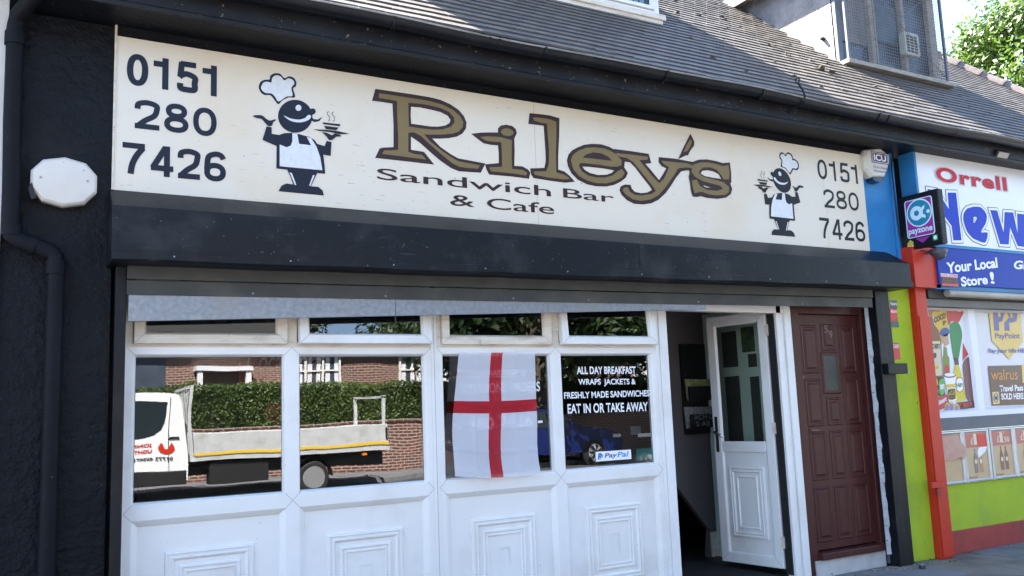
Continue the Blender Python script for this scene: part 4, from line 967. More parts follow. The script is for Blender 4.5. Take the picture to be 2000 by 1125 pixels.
for i in range(3): textXZ('lettering', ('shutters repairs', 'fitted at', '0151 000')[i] if i < 2 else 'CALL US', a+.02, b-.02, d-.05-.018*i, d-.038-.018*i, -.215, redp, st_)
Box('blue_trim', M['blue'], nbx0-.02, wx1, -.19, -.02, 2.365, 2.402, nb)
lathc = mat('cream_shutter_tube', (.42, .39, .33), .45, var=.25, vs=4)
sc2 = px(1866, 575, -.24)
MB().tube([(sc2.x, -.16, 2.335), (wx1, -.16, 2.335)], .036, 14).build('shutter_tube', lathc, nb, smooth='auto')
Box('shutter_slot', M['lath'], nbx0-.05, wx1, -.12, -.02, 2.29, 2.364, nb)
Box('shutter_lath', mat('taupe_lath', (.13, .12, .11), .5, var=.2), ca+.06, wx1, -.10, -.02, 2.215, 2.287, nb, bevel=.004)
# box sign
NY = -.2
ns = empty('shop_sign', (9, NY, 3.2), 'white newsagent fascia sign with red and blue lettering in a sky blue frame', 'sign')
nx0 = px(1782, 285, NY).x; nz1 = 3.672; nz0 = 2.752
mb = MB(); mb.ring(nx0, wx1, nz0-.0, nz1, [(0, -.04), (0, NY), (.032, NY), (.032, NY+.012)]); mb.build('frame', M['blue'], ns, bevel=.002)
tg = mat('green_tape', (.01, .10, .06), .4)
Box('corner_tape', tg, nx0-.001, nx0+.12, NY-.003, NY-.001, nz1-.034, nz1+.001, ns)
Box('face', M['white'], nx0+.03, wx1, NY+.008, NY+.03, nz0, nz1-.03, ns)
def art2(name, polys, ox, oy, sc, dy, m_, par, off=0, Y=NY, e=0):
    P = [[(q.x, q.z) for q in [px(ox+u/sc, oy+v/sc, Y) for u, v in p]] for p in polys]
    return flat(name, P, lambda u, v: (u, Y-dy, v), m_, par, offset=off)
nblue = mat('royal_blue_vinyl', (.004, .035, .42), .45, spec=.2); nred = mat('crimson_vinyl', (.50, .012, .03), .45, spec=.2)
NA = (1780, 280, 1125/220)
news = [[[(165,455),(262,470),(378,655),(366,490),(450,492),(505,968),(424,968),(405,822),(285,660),(310,955),(215,955)]],
 [[(620,632),(660,632),(700,640),(745,690),(757,740),(745,800),(700,885),(765,893),(745,985),(700,985),(620,950),(560,880),(525,780),(522,730),(530,690),(560,650)], [(625,740),(650,735),(655,755),(628,795)]],
 [[(790,665),(860,670),(925,890),(935,685),(1020,690),(1065,900),(1060,700),(1180,715),(1180,1040),(1065,1025),(990,840),(975,1010),(890,1005)]]]
for i, p in enumerate(news):
    if i == 1: p = [smoothpts(p[0][:10], False, 4)+smoothpts(p[0][10:], False, 3), smoothpts(p[1], True, 4)]
    # outline layers share the letter shape, wider behind
    for j, (m_, of) in enumerate(((M['inkblk'], .030), (M['white'], .023), (nblue, .0))):
        art2('letter', p, *NA, -.008+.0015*j+.0002*i+.002, m_, ns, off=of)
orr = text  # red serif word
O = px(1828, 353, NY); B = px(1968, 371, NY); T = px(1828, 322, NY)
for j, (m_, of) in enumerate(((nred, .075), (wl, .052), (nred, .036))):
    pass
text('lettering', 'Orrell', (px(1827, 345, NY).x, NY+.0050, 3.372), (px(1969, 360, NY).x-px(1827, 345, NY).x, 0, 0), (0, 0, 3.530-3.372), M['joint'], ns, off=.055, spacing=1.14)
text('lettering', 'Orrell', (px(1828, 345, NY).x, NY+.0040, 3.376), (px(1968, 360, NY).x-px(1828, 345, NY).x, 0, 0), (0, 0, 3.526-3.376), M['white'], ns, off=.048, spacing=1.14)
text('lettering', 'Orrell', (px(1829, 345, NY).x, NY+.0030, 3.380), (px(1967, 360, NY).x-px(1829, 345, NY).x, 0, 0), (0, 0, 3.522-3.380), nred, ns, off=.042, spacing=1.14)
# floodlight over the sign
fp = px(1955, 303, -.33); fp = px(1948, 300, -.33); fl_ = empty('floodlight', tuple(fp), 'small black floodlight fixed above the newsagent sign', 'floodlight')
Mx = Matrix.Translation(fp) @ Matrix.Rotation(R(35), 4, 'X')
MB().box(-.10, .10, -.06, .05, -.035, .04, Mx).build('body', M['plasticblk'], fl_, bevel=.01)
MB().box(-.08, .08, -.064, -.061, -.03, .03, Mx).box(-.06, .08, -.05, .04, -.038, -.035, Mx).build('lens', mat('frosted_lens', (.35, .3, .24), .2), fl_)
MB().box(-.14, -.11, -.03, .12, -.02, .01, Mx).box(-.14, .14, .04, .12, -.03, -.01, Mx).build('bracket', M['plasticblk'], fl_)
MB().tube([(fp.x+.1, fp.y, fp.z), (fp.x+.6, -.3, fp.z-.03), (fp.x+1.6, -.3, fp.z-.02)], .006, 6).build('cable', M['pvcdirty'], fl_)
# projecting sign
ps = empty('projecting_sign', (7.05, -.2, 3.0), 'purple and black payment sign sticking out over the pavement beside the newsagent', 'sign')
PX = 7.03
q0 = pxX(1748, 388, PX); q1 = pxX(1830, 366, PX); q2 = pxX(1766, 496, PX)
ya, yb = -.065, min(q1.y, -.30); za, zb3 = 2.715, 3.205
Lf = ya-yb
psb = MB(); psb.prism([(ya, za), (yb, za-.0), (yb, zb3), (ya, zb3)], 'x', PX, PX+.075); psb.build('case', M['black'], ps, bevel=.008)
Box('wall_bracket', M['black'], PX-.012, PX+.03, ya, ya+.02, za-.01, zb3-.02, ps, bevel=.003)
def sm(u, v, k=0): return (PX-.0015-.001*k, ya+(yb-ya)*u, za+(zb3-za)*v)
Uv = Vector((0, yb-ya, 0)); Vv = Vector((0, 0, zb3-za))
mag = mat('magenta_print', (.30, .02, .27), .35); teal = mat('teal_blue_print', (.01, .22, .36), .35); pale = mat('pale_blue_white_print', (.62, .78, .86), .35)
def sflat(nm, P, k_, m_): return flat(nm, P, lambda u, v: sm(u, v, k_), m_, ps)
asp = Lf/(zb3-za)
sflat('white_border', [rrect(.19, .86, .20, .90, .05)], 0, pale); sflat('magenta_panel', [rrect(.215, .835, .215, .885, .04)], 1, mag)
sflat('pale_ring', [ell(.53, .635, .305, .305*asp, 40)], 2, pale); sflat('teal_disc', [ell(.53, .635, .275, .275*asp, 40)], 3, teal)
sflat('ring_mark', [ell(.47, .635, .155, .155*asp, 28), ell(.47, .635, .06, .06*asp, 20)], 4, pale)
sflat('ring_mark', [[(.56, .70), (.68, .76), (.67, .70), (.62, .655), (.62, .60), (.68, .57), (.68, .51), (.56, .55), (.585, .62)]], 5, pale)
sflat('dot_mark', [ell(.75, .625, .042, .042*asp, 16)], 5, pale)
text('lettering', 'payzone', sm(.235, .235, 5), Uv*.575, Vv*.115, pale, ps, off=.03)
sflat('arrow', [[(.38, .175), (.73, .175), (.545, .075)]], 1, mag)
sflat('yellow_badge', [[(.17, .11), (.245, .175), (.32, .13), (.32, .035), (.17, .035)]], 1, mat('yellow_print', (.55, .42, .05), .4)); sflat('badge_strip', [[(.18, .062), (.31, .062), (.31, .04), (.18, .04)]], 2, wl)
sflat('green_badge', [rrect(.79, .90, .075, .175, .01)], 1, mat('green_print', (.02, .35, .12), .4)); sflat('badge_face', [ell(.845, .127, .04, .04*asp*1.1, 16)], 2, pale)
# dome camera
dc = px(1835, 497, -.3); dcm = empty('dome_camera', tuple(dc), 'grey dome security camera under the white newsagent sign', 'camera')
mb = MB(); rr = .062
mb.loft([[(dc.x+.0+rr*math.sin(a)*math.cos(t), dc.y+rr*math.sin(a)*math.sin(t), dc.z+.01-rr*math.cos(a)) for t in [2*math.pi*i/18 for i in range(18)]] for a in [R(v) for v in (3, 25, 45, 65, 90)]], True, True); mb.build('dome', mat('smoked_grey_plastic', (.07, .08, .10), .25, var=.3, spots=(.2, .2, .2), ss=60, st=.7), dcm, smooth='auto')
MB().tube([(dc.x, dc.y, dc.z+.01), (dc.x, dc.y, dc.z+.045)], .068, 18).build('base', M['greysill'], dcm, smooth='auto')
MB().tube([(dc.x, dc.y, dc.z+.04), (dc.x, -.2, dc.z+.04)], .02, 8).build('arm', M['greysill'], dcm)
# cable down the pilaster
cbm = MB(); cbm.tube([(7.02, -.09, 3.62), (6.985, -.085, 3.5), (6.99, -.085, 3.2), (7.0, -.085, 2.9), (7.02, -.09, 2.74)], .006, 6)
cbm.tube([(7.06, -.12, 2.715), (7.15, -.22, 2.70), (7.25, -.27, 2.62)], .005, 6)
tag(cbm.build('cable', M['cable']), 'thin black cable running down the sky blue pilaster to the purple sign', 'cable')

# newsagent windows: white frames with posters
nw = empty('newsagent_window', (9, 0, 1.2), parent=nb)
wz0, wz1 = 1.20, 2.215
wa = px(1905, 700, 0).x
for a, b in ((7.08, wa), (wa, 9.9), (9.9, wx1)):
    mb = MB(); mb.ring(a, b, wz0, wz1+.05, [(0, -.01), (.05, -.01), (.058, .0), (.075, .03)]); f_ = mb.build('window_frame', M['white'], nw)
    MB().quad((a+.06, .03, wz0), (b-.06, .03, wz0), (b-.06, .03, wz1), (a+.06, .03, wz1)).build('pane_backing', mat('pale_lilac_window_film', (.66, .62, .68), .3, vs=1.2, c2=(.55, .56, .55)), f_)
# grocery poster
gp = empty('window_poster', (7.7, .02, 1.8), 'crowded grocery picture poster with bottles in the left newsagent window', 'poster')
GPY = .022; GA = (1800, 590, 636/130)
def ga_(nm, P, k_, m_): return art2(nm, P, *GA, .0008*k_, m_, gp, Y=GPY)
def c_(nm, c): 
    m_ = bpy.data.materials.get(nm) or mat(nm, c, .4); return m_
ga_('poster_ground', [[(0, 45), (480, 45), (590, 1050), (135, 1085), (0, 1080)]], 0, M['white'])
yel, brn, crm, grn, dkb, rd = c_('poster_yellow', (.60, .42, .02)), c_('poster_brown', (.22, .07, .02)), c_('poster_cream', (.60, .54, .38)), c_('poster_green', (.01, .20, .05)), c_('poster_dark', (.07, .02, .03)), c_('poster_red', (.48, .02, .02))
ga_('yellow_pack', [[(100, 48), (240, 48), (262, 240), (180, 440), (130, 250)]], 1, yel)
ga_('red_pack', [smoothpts([(240, 48), (398, 48), (385, 130), (340, 210), (290, 180), (255, 220), (235, 100)], False, 3)], 2, rd)
ga_('green_shape', [smoothpts([(280, 200), (350, 200), (385, 300), (370, 430), (345, 560), (310, 560), (280, 400), (265, 260)], True, 4)], 3, grn)
ga_('red_wedge', [[(392, 385), (445, 500), (390, 560)]], 3, rd)
ga_('tall_bottle', [[(62, 50), (105, 50), (103, 150), (118, 215), (160, 270), (185, 370), (200, 715), (105, 715), (60, 370), (58, 260), (75, 205), (72, 150)]], 4, brn)
ga_('bottle_label', [[(68, 375), (172, 372), (195, 700), (105, 708)]], 5, crm)
ga_('label_oval', [ell(122, 510, 17, 28, 16)], 6, dkb); ga_('label_crest', [ell(135, 625, 30, 18, 14)], 6, yel)
ga_('bottle_neck', [[(62, 50), (105, 50), (103, 145), (70, 145)]], 5, c_('poster_tan', (.42, .18, .06)))
ga_('blue_pack', [smoothpts([(170, 300), (200, 250), (250, 250), (262, 300), (215, 330)], True, 3)], 3, c_('poster_blue', (.02, .06, .25)))
ga_('tan_pack', [[(190, 330), (250, 300), (262, 400), (215, 430)]], 3, c_('poster_tan2', (.50, .30, .2)))
ga_('green_bottle', [[(210, 430), (235, 430), (245, 510), (262, 530), (268, 700), (205, 700), (200, 540), (208, 500)]], 5, c_('poster_olive', (.16, .22, .02)))
ga_('small_label', [ell(238, 640, 26, 40, 16)], 6, rd)
ga_('yellow_bottle', [[(320, 600), (350, 600), (378, 690), (395, 760), (418, 940), (325, 950), (310, 760), (300, 680)]], 6, c_('poster_lemon', (.62, .50, .01)))
ga_('bottle_cap', [[(310, 530), (345, 530), (352, 600), (315, 600)]], 7, dkb)
ga_('oval_label', [ell(358, 790, 42, 75, 22)], 7, rd); ga_('oval_label', [ell(358, 790, 36, 66, 22)], 8, wl)
ga_('bread_pack', [smoothpts([(390, 600), (430, 530), (500, 530), (540, 620), (560, 900), (480, 950), (425, 920), (405, 760)], True, 3)], 4, c_('poster_plum', (.16, .06, .07)))
ga_('dark_strip', [[(500, 560), (545, 560), (575, 985), (520, 1005)]], 5, dkb)
ga_('pot', [[(205, 690), (322, 690), (325, 940), (255, 950), (230, 800)]], 7, wl); ga_('pot_rim', [ell(262, 700, 60, 24, 20)], 8, c_('poster_maroon', (.14, .03, .07))); ga_('pot_lid', [ell(262, 695, 50, 17, 20)], 9, wl)
ga_('pot_band', [[(222, 790), (322, 780), (323, 812), (226, 822)]], 8, yel); ga_('pot_label', [smoothpts([(245, 840), (315, 830), (318, 920), (262, 930)], True, 3)], 8, c_('poster_ochre', (.45, .28, .03)))
ga_('dark_pack', [[(105, 715), (205, 715), (225, 890), (120, 905)]], 5, stb); ga_('orange_fruit', [ell(130, 810, 26, 85, 18)], 6, c_('poster_orange', (.6, .3, .02))); ga_('green_fruit', [ell(190, 810, 32, 80, 18)], 6, c_('poster_lime', (.1, .4, .05)))
ga_('red_bag', [[(120, 920), (240, 880), (265, 990), (140, 1045)]], 7, rd); ga_('dark_bar', [[(330, 960), (580, 930), (570, 1000), (360, 1030)]], 6, dkb)
for i, (a, b) in enumerate(((240, 1010), (280, 1005), (330, 1020))): ga_('egg_pack', [ell(a, b, 27, 50, 18)], 8+i, yel); ga_('egg_face', [ell(a, b, 17, 34, 16)], 11, c_('poster_violet', (.2, .16, .45)))
def gt(s_, x0, y0, x1, y1, dx, dy, k_, m_, off=.02):      # baseline start, baseline end, up vector (poster units)
    f = lambda u, v: Vector((px(1800+u/GA[2], 590+v/GA[2], GPY).x, GPY-.0008*k_, px(1800+u/GA[2], 590+v/GA[2], GPY).z))
    O = f(x0, y0); text('lettering', s_, O, f(x1, y1)-O, f(x0+dx, y0+dy)-O, m_, gp, off=off)
gt("EACHER'S", 72, 448, 170, 445, -3, -48, 7, stb, .03); gt('COCO', 118, 205, 232, 150, -6, -55, 4, c_('poster_choc', (.16, .04, .03)), .07); gt('P', 205, 225, 235, 212, -4, -42, 4, c_('poster_choc', 0), .07)
gt("Kellogg's", 268, 92, 388, 92, 0, -42, 5, wl, .04); gt("Kellogg's", 105, 98, 175, 92, 0, -30, 4, rd, .02)
gt('CAKES', 500, 290, 480, 45, -45, 5, 4, stb, .04); gt('BAKIN', 525, 520, 500, 330, -38, 4, 4, stb, .04); gt('Warburtons', 568, 975, 528, 560, -48, 5, 8, wl, .05)
gt('FAIRY', 325, 815, 392, 812, -2, -38, 10, c_('poster_green', 0), .03); gt('POT', 248, 880, 316, 872, -2, -45, 10, stb, .04); gt('NOODLE', 250, 935, 318, 925, -2, -45, 10, stb, .04)
gt('Maltesers', 130, 1000, 232, 945, -5, -50, 9, wl, .03); gt('Mars', 355, 1012, 480, 985, -3, -45, 9, rd, .05); gt('ngo', 118, 860, 168, 850, -3, -60, 8, stb, .05); gt('ngo', 170, 850, 215, 842, -3, -60, 8, wl, .05)
# payment poster
pq = empty('window_poster', (8.4, .02, 2.0), 'yellow shield payment poster reading PayPoint in the second newsagent window', 'poster')
PYY = .024; PA = (1900, 590, 4.69)
def pa_(nm, P, k_, m_, par=pq): return art2(nm, P, *PA, .0008*k_, m_, par, Y=PYY)
amber = mat('amber_print', (.66, .40, .02), .35, vs=2, c2=(.68, .52, .2)); indigo = mat('indigo_print', (.08, .07, .28), .35)
pa_('shield', [[(140, 40), (430, 40), (460, 360), (335, 525), (175, 355)]], 1, amber)
pa_('letter_p', [[(178, 45), (268, 45), (290, 100), (270, 175), (238, 185), (242, 262), (195, 262)], [(228, 85), (250, 85), (255, 135), (232, 135)]], 2, indigo)
pa_('letter_p', [[(285, 45), (385, 45), (410, 100), (400, 170), (370, 185), (330, 190), (338, 262), (290, 262), (288, 190), (330, 140), (310, 80)], [(340, 85), (362, 88), (366, 140), (345, 145)]], 3, indigo)
def pt_(s_, x0, y0, x1, y1, dx, dy, k_, m_, off=.02, par=pq):
    f = lambda u, v: Vector((px(1900+u/PA[2], 590+v/PA[2], PYY).x, PYY-.0008*k_, px(1900+u/PA[2], 590+v/PA[2], PYY).z))
    O = f(x0, y0); text('lettering', s_, O, f(x1, y1)-O, f(x0+dx, y0+dy)-O, m_, par, off=off)
pt_('PayPoint', 205, 350, 432, 350, -4, -68, 3, indigo, .02); pt_('Pay your bills HERE', 145, 477, 520, 475, -3, -52, 3, indigo, .025)
tp = empty('window_poster', (8.4, .02, 1.5), 'dark maroon travel pass poster below the yellow shield poster', 'poster')
pa_('ground', [[(140, 585), (700, 572), (730, 930), (178, 950)]], 1, mat('maroon_print', (.05, .006, .010), .3), tp)
pt_('walrus', 170, 715, 412, 710, -8, -100, 2, mat('orange_line_print', (.7, .25, .03), .4), 0, tp)
pt_('Travel Pass', 248, 822, 462, 812, -5, -58, 2, wl, .03, tp); pt_('SOLD HERE', 262, 895, 465, 888, -5, -58, 2, wl, .035, tp)
pa_('badge', [[(175, 825), (237, 820), (245, 930), (185, 936)]], 2, amber, tp); pa_('ring', [ell(210, 878, 24, 44, 20), ell(210, 878, 18, 36, 20)], 3, indigo, tp); pt_('M', 198, 900, 224, 898, -2, -45, 3, indigo, .02, tp)
pa_('arc', [[(445, 575), (470, 575), (480, 740), (455, 740)]], 2, amber, tp)

# snap-frame price posters
silver = mat('silver_snap_frame', (.55, .57, .58), .3, metal=.35, var=.1)
faded = [mat('faded_red_poster', (.50, .12, .09), .35, vs=6, c2=(.44, .14, .10)), mat('salmon_poster', (.42, .19, .15), .35, vs=6, c2=(.46, .28, .2))]
kraft = mat('faded_orange_poster', (.56, .40, .22), .4, vs=5, c2=(.50, .34, .18)); pcream = mat('faded_cream_print', (.72, .60, .45), .4); btl = mat('faded_bottle_brown', (.22, .10, .07), .4); btl2 = mat('faded_bottle_grey', (.22, .17, .16), .4)
FY = -.02
frs = [(px(1817, 890, FY).x, px(1883.5, 890, FY).x), (px(1881+4, 890, FY).x, px(1935, 890, FY).x), (px(1935+3, 890, FY).x, px(1984.5, 890, FY).x)]
w_f = frs[2][1]-frs[2][0]; frs.append((frs[2][1]+.008, frs[2][1]+.008+w_f)); frs[0] = (frs[1][0]-.012-w_f, frs[1][0]-.012)
labs = ['sun-bleached peeling price poster in the leftmost silver frame by the red column', 'silver framed price poster torn open to bright red at its corner', 'silver framed price poster reading any 2 for 1.50 with two bottles', 'silver framed price poster cut off by the right edge of the view']
fz0, fz1 = .600, 1.078
for i, (a, b) in enumerate(frs):
    e = empty('price_poster', ((a+b)/2, 0, fz0), labs[i], 'framed poster', 'framed price posters under the newsagent window')
    mb = MB(); mb.ring(a, b, fz0, fz1, [(0, .0), (0, FY+.004), (.006, FY-.004), (.016, FY-.006), (.026, FY+.004), (.028, FY+.010)]); mb.build('frame', silver, e)
    mb = MB().quad((a+.02, FY+.009, fz0+.02), (b-.02, FY+.009, fz0+.02), (b-.02, FY+.009, fz1-.02), (a+.02, FY+.009, fz1-.02)); mb.build('lower_print', kraft, e)
    zr = fz1-.165
    MB().quad((a+.03, FY+.008, zr), (b-.03, FY+.008, zr), (b-.03, FY+.008, fz1-.032), (a+.03, FY+.008, fz1-.032)).build('upper_print', faded[1] if i < 1 else faded[0], e)
    W_ = b-a
    if i == 0:
        P = smoothpts([(a+.03, fz1-.05), (a+.2*W_, fz1-.04), (b-.09, fz1-.05), (b-.05, fz1-.10), (b+.0, fz1-.14), (b+.012, fz1-.2), (b-.02, fz1-.26), (b-.07, fz1-.24), (a+.35*W_, fz1-.26), (a+.03, fz1-.25)], True, 3)
        flat('peeled_film', [P], lambda u, v: (u, FY-.009-.01*(u-a), v), mat('hazy_peeling_film', (.50, .31, .24), .3, vs=9, c2=(.44, .22, .18)), e)
        flat('tear', [[(b-.13, fz1-.09), (b-.09, fz1-.07), (b-.12, fz1-.082)]], lambda u, v: (u, FY-.014, v), btl, e)
    if i in (1, 2, 3):
        textXZ('lettering', '£', a+.30*W_, a+.40*W_, zr+.03, zr+.09, FY+.007, pcream, e, off=.02)
        textXZ('lettering', '1', a+.42*W_, a+.54*W_, zr+.025, zr+.125, FY+.007, pcream, e, off=.05)
        if i > 1:
            textXZ('lettering', '.50', a+.56*W_, a+.82*W_, zr+.025, zr+.075, FY+.007, pcream, e, off=.02); textXZ('lettering', 'Any 2 for', a+.34*W_, a+.66*W_, fz1-.05, fz1-.037, FY+.007, pcream, e, off=.01)
        for q, bx_ in enumerate((.42, .62)):
            cx = a+bx_*W_; hw_ = .026
            sil = [(cx-hw_, zr-.23), (cx+hw_, zr-.23), (cx+hw_, zr-.09), (cx+.009, zr-.045), (cx+.009, zr-.01), (cx-.009, zr-.01), (cx-.009, zr-.045), (cx-hw_, zr-.09)]
            flat('bottle_print', [sil], lambda u, v: (u, FY+.007, v), btl if i > 1 else (btl2 if q == 0 else mat('faded_bottle_amber', (.45, .24, .09), .4)), e)
            flat('bottle_label', [ell(cx, zr-.13, .018, .022, 14)], lambda u, v: (u, FY+.006, v), pcream, e)
        textXZ('lettering', 'Go local', a+.05*W_+.02, a+.42*W_, fz0+.035, fz0+.055, FY+.007, btl, e, off=.02)
    if i == 1:
        flat('torn_red', [[(a+.55*W_, fz1-.045), (b-.035, fz1-.05), (b-.03, zr-.0), (a+.58*W_, zr-.0)]], lambda u, v: (u, FY+.0055, v), mat('vivid_red_print', (.62, .01, .01), .35), e)
        flat('torn_white', [[(a+.58*W_, zr-.0), (b-.03, zr-.0), (b-.07, zr-.05), (b-.1, zr-.06), (a+.54*W_, zr-.1), (a+.50*W_, zr-.05)]], lambda u, v: (u, FY+.0050, v), wl, e)
# stickers on the green pilaster
for (x0, y0, x1, y1, m_, lb, s_) in ((1739, 587, 1754, 602, M['greysill'], 'grey insurance-style sticker topmost on the lime pilaster', 'Insure'), (1740, 602, 1758, 627, redp, 'red alarm sticker second from top on the lime pilaster', 'Alarm'), (1742, 628, 1760, 639, M['greysill'], 'small grey sticker just under the red alarm sticker', None), (1745, 670, 1762, 702, redp, 'red guard sticker above the black lock bracket', 'GUARD')):
    a, b, c, d = pr2(x0, y1, x1, y0, -.052)
    a = max(a, g1+.006)
    e = empty('wall_sticker', (a, -.05, c), lb, 'sticker', 'stickers down the lime green pilaster')
    Box('card', m_, a, a+.095, -.0535, -.0505, c, d, e)
    if s_: textXZ('lettering', s_, a+.006, a+.09, d-.045, d-.012, -.0545, wl, e, off=.02)

# ------------------------------------------------------------------ bits on the pavement
lid = px(1797, 1112, 0); 
ld = empty('bottle_cap', (6.60, -.28, 0), 'dark blue plastic cap lying on the pavement by the black rail', 'litter')
MB().tube([(6.60, -.28, .006), (6.60, -.28, .034)], [.026, .024], 16).build('cap', mat('dark_blue_plastic', (.01, .015, .03), .3), ld, bevel=.003)
MB().tube([(6.60, -.28, .033), (6.60, -.28, .036)], .018, 16).build('cap_liner', M['joint'], ld)
lt = MB(); random.seed(3)
for i in range(260):
    X = random.choice((random.uniform(5.7, 6.9), random.uniform(6.35, 6.95))); Y = -.03-abs(random.gauss(0, .07)); sz = random.uniform(.004, .016); a = random.uniform(0, 6.3)
    lt.box(-sz, sz, -sz*.5, sz*.5, 0, sz*.4, Matrix.Translation((X, Y-.04, .003)) @ Matrix.Rotation(a, 4, 'Z') @ Matrix.Rotation(random.uniform(-.6, .6), 4, 'X'))
tag(lt.build('leaf_litter', mat('dry_debris', (.12, .10, .07), .9, vs=30, c2=(.3, .28, .24))), kind='stuff')
mg = MB()
for i in range(160):
    X = random.uniform(6.75, 7.2) if i % 2 else random.uniform(6.7, 9); Y = (-.055 if X < 7.05 else -.215 if X < 7.2 else -.03)-abs(random.gauss(0, .012)); blob(mg, (X, Y, .003), random.uniform(.003, .009), i) if i < 60 else mg.quad((X, Y, 0), (X+.003, Y, 0), (X+random.uniform(-.02, .02), Y-.01, random.uniform(.01, .035)))
tag(mg.build('weeds_and_moss', mat('small_weed_green', (.08, .12, .03), .9, var=.4)), kind='stuff')

# ------------------------------------------------------------------ tree behind the shops
def leafmat(name, a, b):
    m, N, L, P = nodes(name); P.inputs['Roughness'].default_value = .5
    oi = N.new('ShaderNodeTexCoord'); n = N.new('ShaderNodeTexNoise'); n.inputs['Scale'].default_value = 1.3; n.inputs['Detail'].default_value = 5
    r = N.new('ShaderNodeValToRGB'); r.color_ramp.elements[0].position = .35; r.color_ramp.elements[1].position = .65
    r.color_ramp.elements[0].color = (*a, 1); r.color_ramp.elements[1].color = (*b, 1)
    L.new(oi.outputs['Object'], n.inputs['Vector']); L.new(n.outputs[0], r.inputs[0]); L.new(r.outputs[0], P.inputs['Base Color'])
    t = N.new('ShaderNodeBsdfTranslucent'); mx = N.new('ShaderNodeMixShader'); mx.inputs[0].default_value = .4
    L.new(r.outputs[0], t.inputs[0]); L.new(P.outputs[0], mx.inputs[1]); L.new(t.outputs[0], mx.inputs[2]); L.new(mx.outputs[0], N['Material Output'].inputs[0]); return m
bark = mat('bark', (.09, .075, .06), .9, var=.4, vs=10, bump=.8, bs=30)
def tree(x, y, h, cr, n_cl, leafs, lsz, lm, label, seed, base=0.0, low=.3):
    rnd = random.Random(seed); t = empty('tree', (x, y, base), label, 'tree')
    tr = MB(); tr.tube([(x, y, base), (x+.1, y, base+h*.25), (x-.1, y+.1, base+h*.55), (x, y, base+h*.8)], [h*.035, h*.028, h*.018, h*.006], 10)
    cl = []
    for i in range(n_cl):
        a = rnd.uniform(0, 6.283); zz = rnd.uniform(low, 1.0); rad = cr*math.sin(math.pi*min(1, (zz-low)/(1-low)*.80+.16))**.6*rnd.uniform(.45, 1.0)
        c = Vector((x+math.cos(a)*rad, y+math.sin(a)*rad, base+h*zz)); r_ = cr*rnd.uniform(.16, .32); cl.append((c, r_))
        if i % 3 == 0: tr.tube([(x, y, base+h*max(.2, zz-.25)), ((x+c.x)/2, (y+c.y)/2, c.z-h*.08), tuple(c)], [h*.010, h*.006, .01], 6)
    tr.build('trunk', bark, t)
    lv = MB(); V, F = [], []
    for c, r_ in cl:
        for i in range(leafs):
            d = Vector((rnd.gauss(0, 1), rnd.gauss(0, 1), rnd.gauss(0, .8))); d.normalize(); p = c + d*r_*rnd.uniform(.55, 1.05)
            nn = (d+Vector((rnd.uniform(-.8, .8), rnd.uniform(-.8, .8), rnd.uniform(0, 1.0)))).normalized(); a = nn.orthogonal().normalized(); a.rotate(Matrix.Rotation(rnd.uniform(0, 6.28), 3, nn)); b = nn.cross(a); s_ = lsz*rnd.uniform(.6, 1.3)
            k_ = len(V); V += [tuple(p-a*s_), tuple(p+b*s_*.45), tuple(p+a*s_), tuple(p-b*s_*.45)]; F.append((k_, k_+1, k_+2, k_+3))
    me = bpy.data.meshes.new('crown'); me.from_pydata([tuple(Vector(v)-Vector((x, y, base))) for v in V], [], F); me.materials.append(lm)
    o = bpy.data.objects.new('crown', me); COL.objects.link(o); o.parent = t
    return t
lf1 = leafmat('sunlit_leaf', (.028, .062, .009), (.09, .15, .018)); lf2 = leafmat('hedge_leaf', (.035, .075, .012), (.11, .17, .03)); lf3 = leafmat('dark_leaf', (.012, .03, .008), (.04, .07, .015))
tc_ = px(2010, 110, 13)
tree(tc_.x+1.6, 13, 16.5, 5.4, 110, 420, .13, lf1, 'tall leafy green tree beyond the roof end at the top right', 4, 0, .3)
# ------------------------------------------------------------------ across the road (seen mirrored in the windows)
brickm, N, L, P = nodes('red_brickwork'); bt = N.new('ShaderNodeTexBrick'); tcn = N.new('ShaderNodeTexCoord'); mp = N.new('ShaderNodeMapping'); mp.inputs['Rotation'].default_value = (R(90), 0, 0)
bt.inputs['Color1'].default_value = (.17, .050, .032, 1); bt.inputs['Color2'].default_value = (.085, .03, .022, 1); bt.inputs['Mortar'].default_value = (.34, .29, .25, 1); bt.inputs['Scale'].default_value = 1.0
bt.inputs['Brick Width'].default_value = .225; bt.inputs['Row Height'].default_value = .075; bt.inputs['Mortar Size'].default_value = .013
L.new(tcn.outputs['Object'], mp.inputs[0]); L.new(mp.outputs[0], bt.inputs['Vector']); L.new(bt.outputs[0], P.inputs['Base Color']); P.inputs['Roughness'].default_value = .85
hb = empty('brick_house', (9, -24, 0), 'red brick house with white bay windows mirrored in the cafe windows', 'house')
HYY = -23.0
MB().box(-14, 34, HYY-8, HYY, 0, 4.25).build('wall', brickm, hb)
rfm = mat('slate_roof', (.016, .016, .017), .7, var=.3)
MB().quad((-14, HYY+.45, 4.0), (34, HYY+.45, 4.0), (34, HYY-5, 9.0), (-14, HYY-5, 9.0)).box(-14, 34, HYY+.40, HYY+.5, 3.92, 4.08).build('roof', rfm, hb)
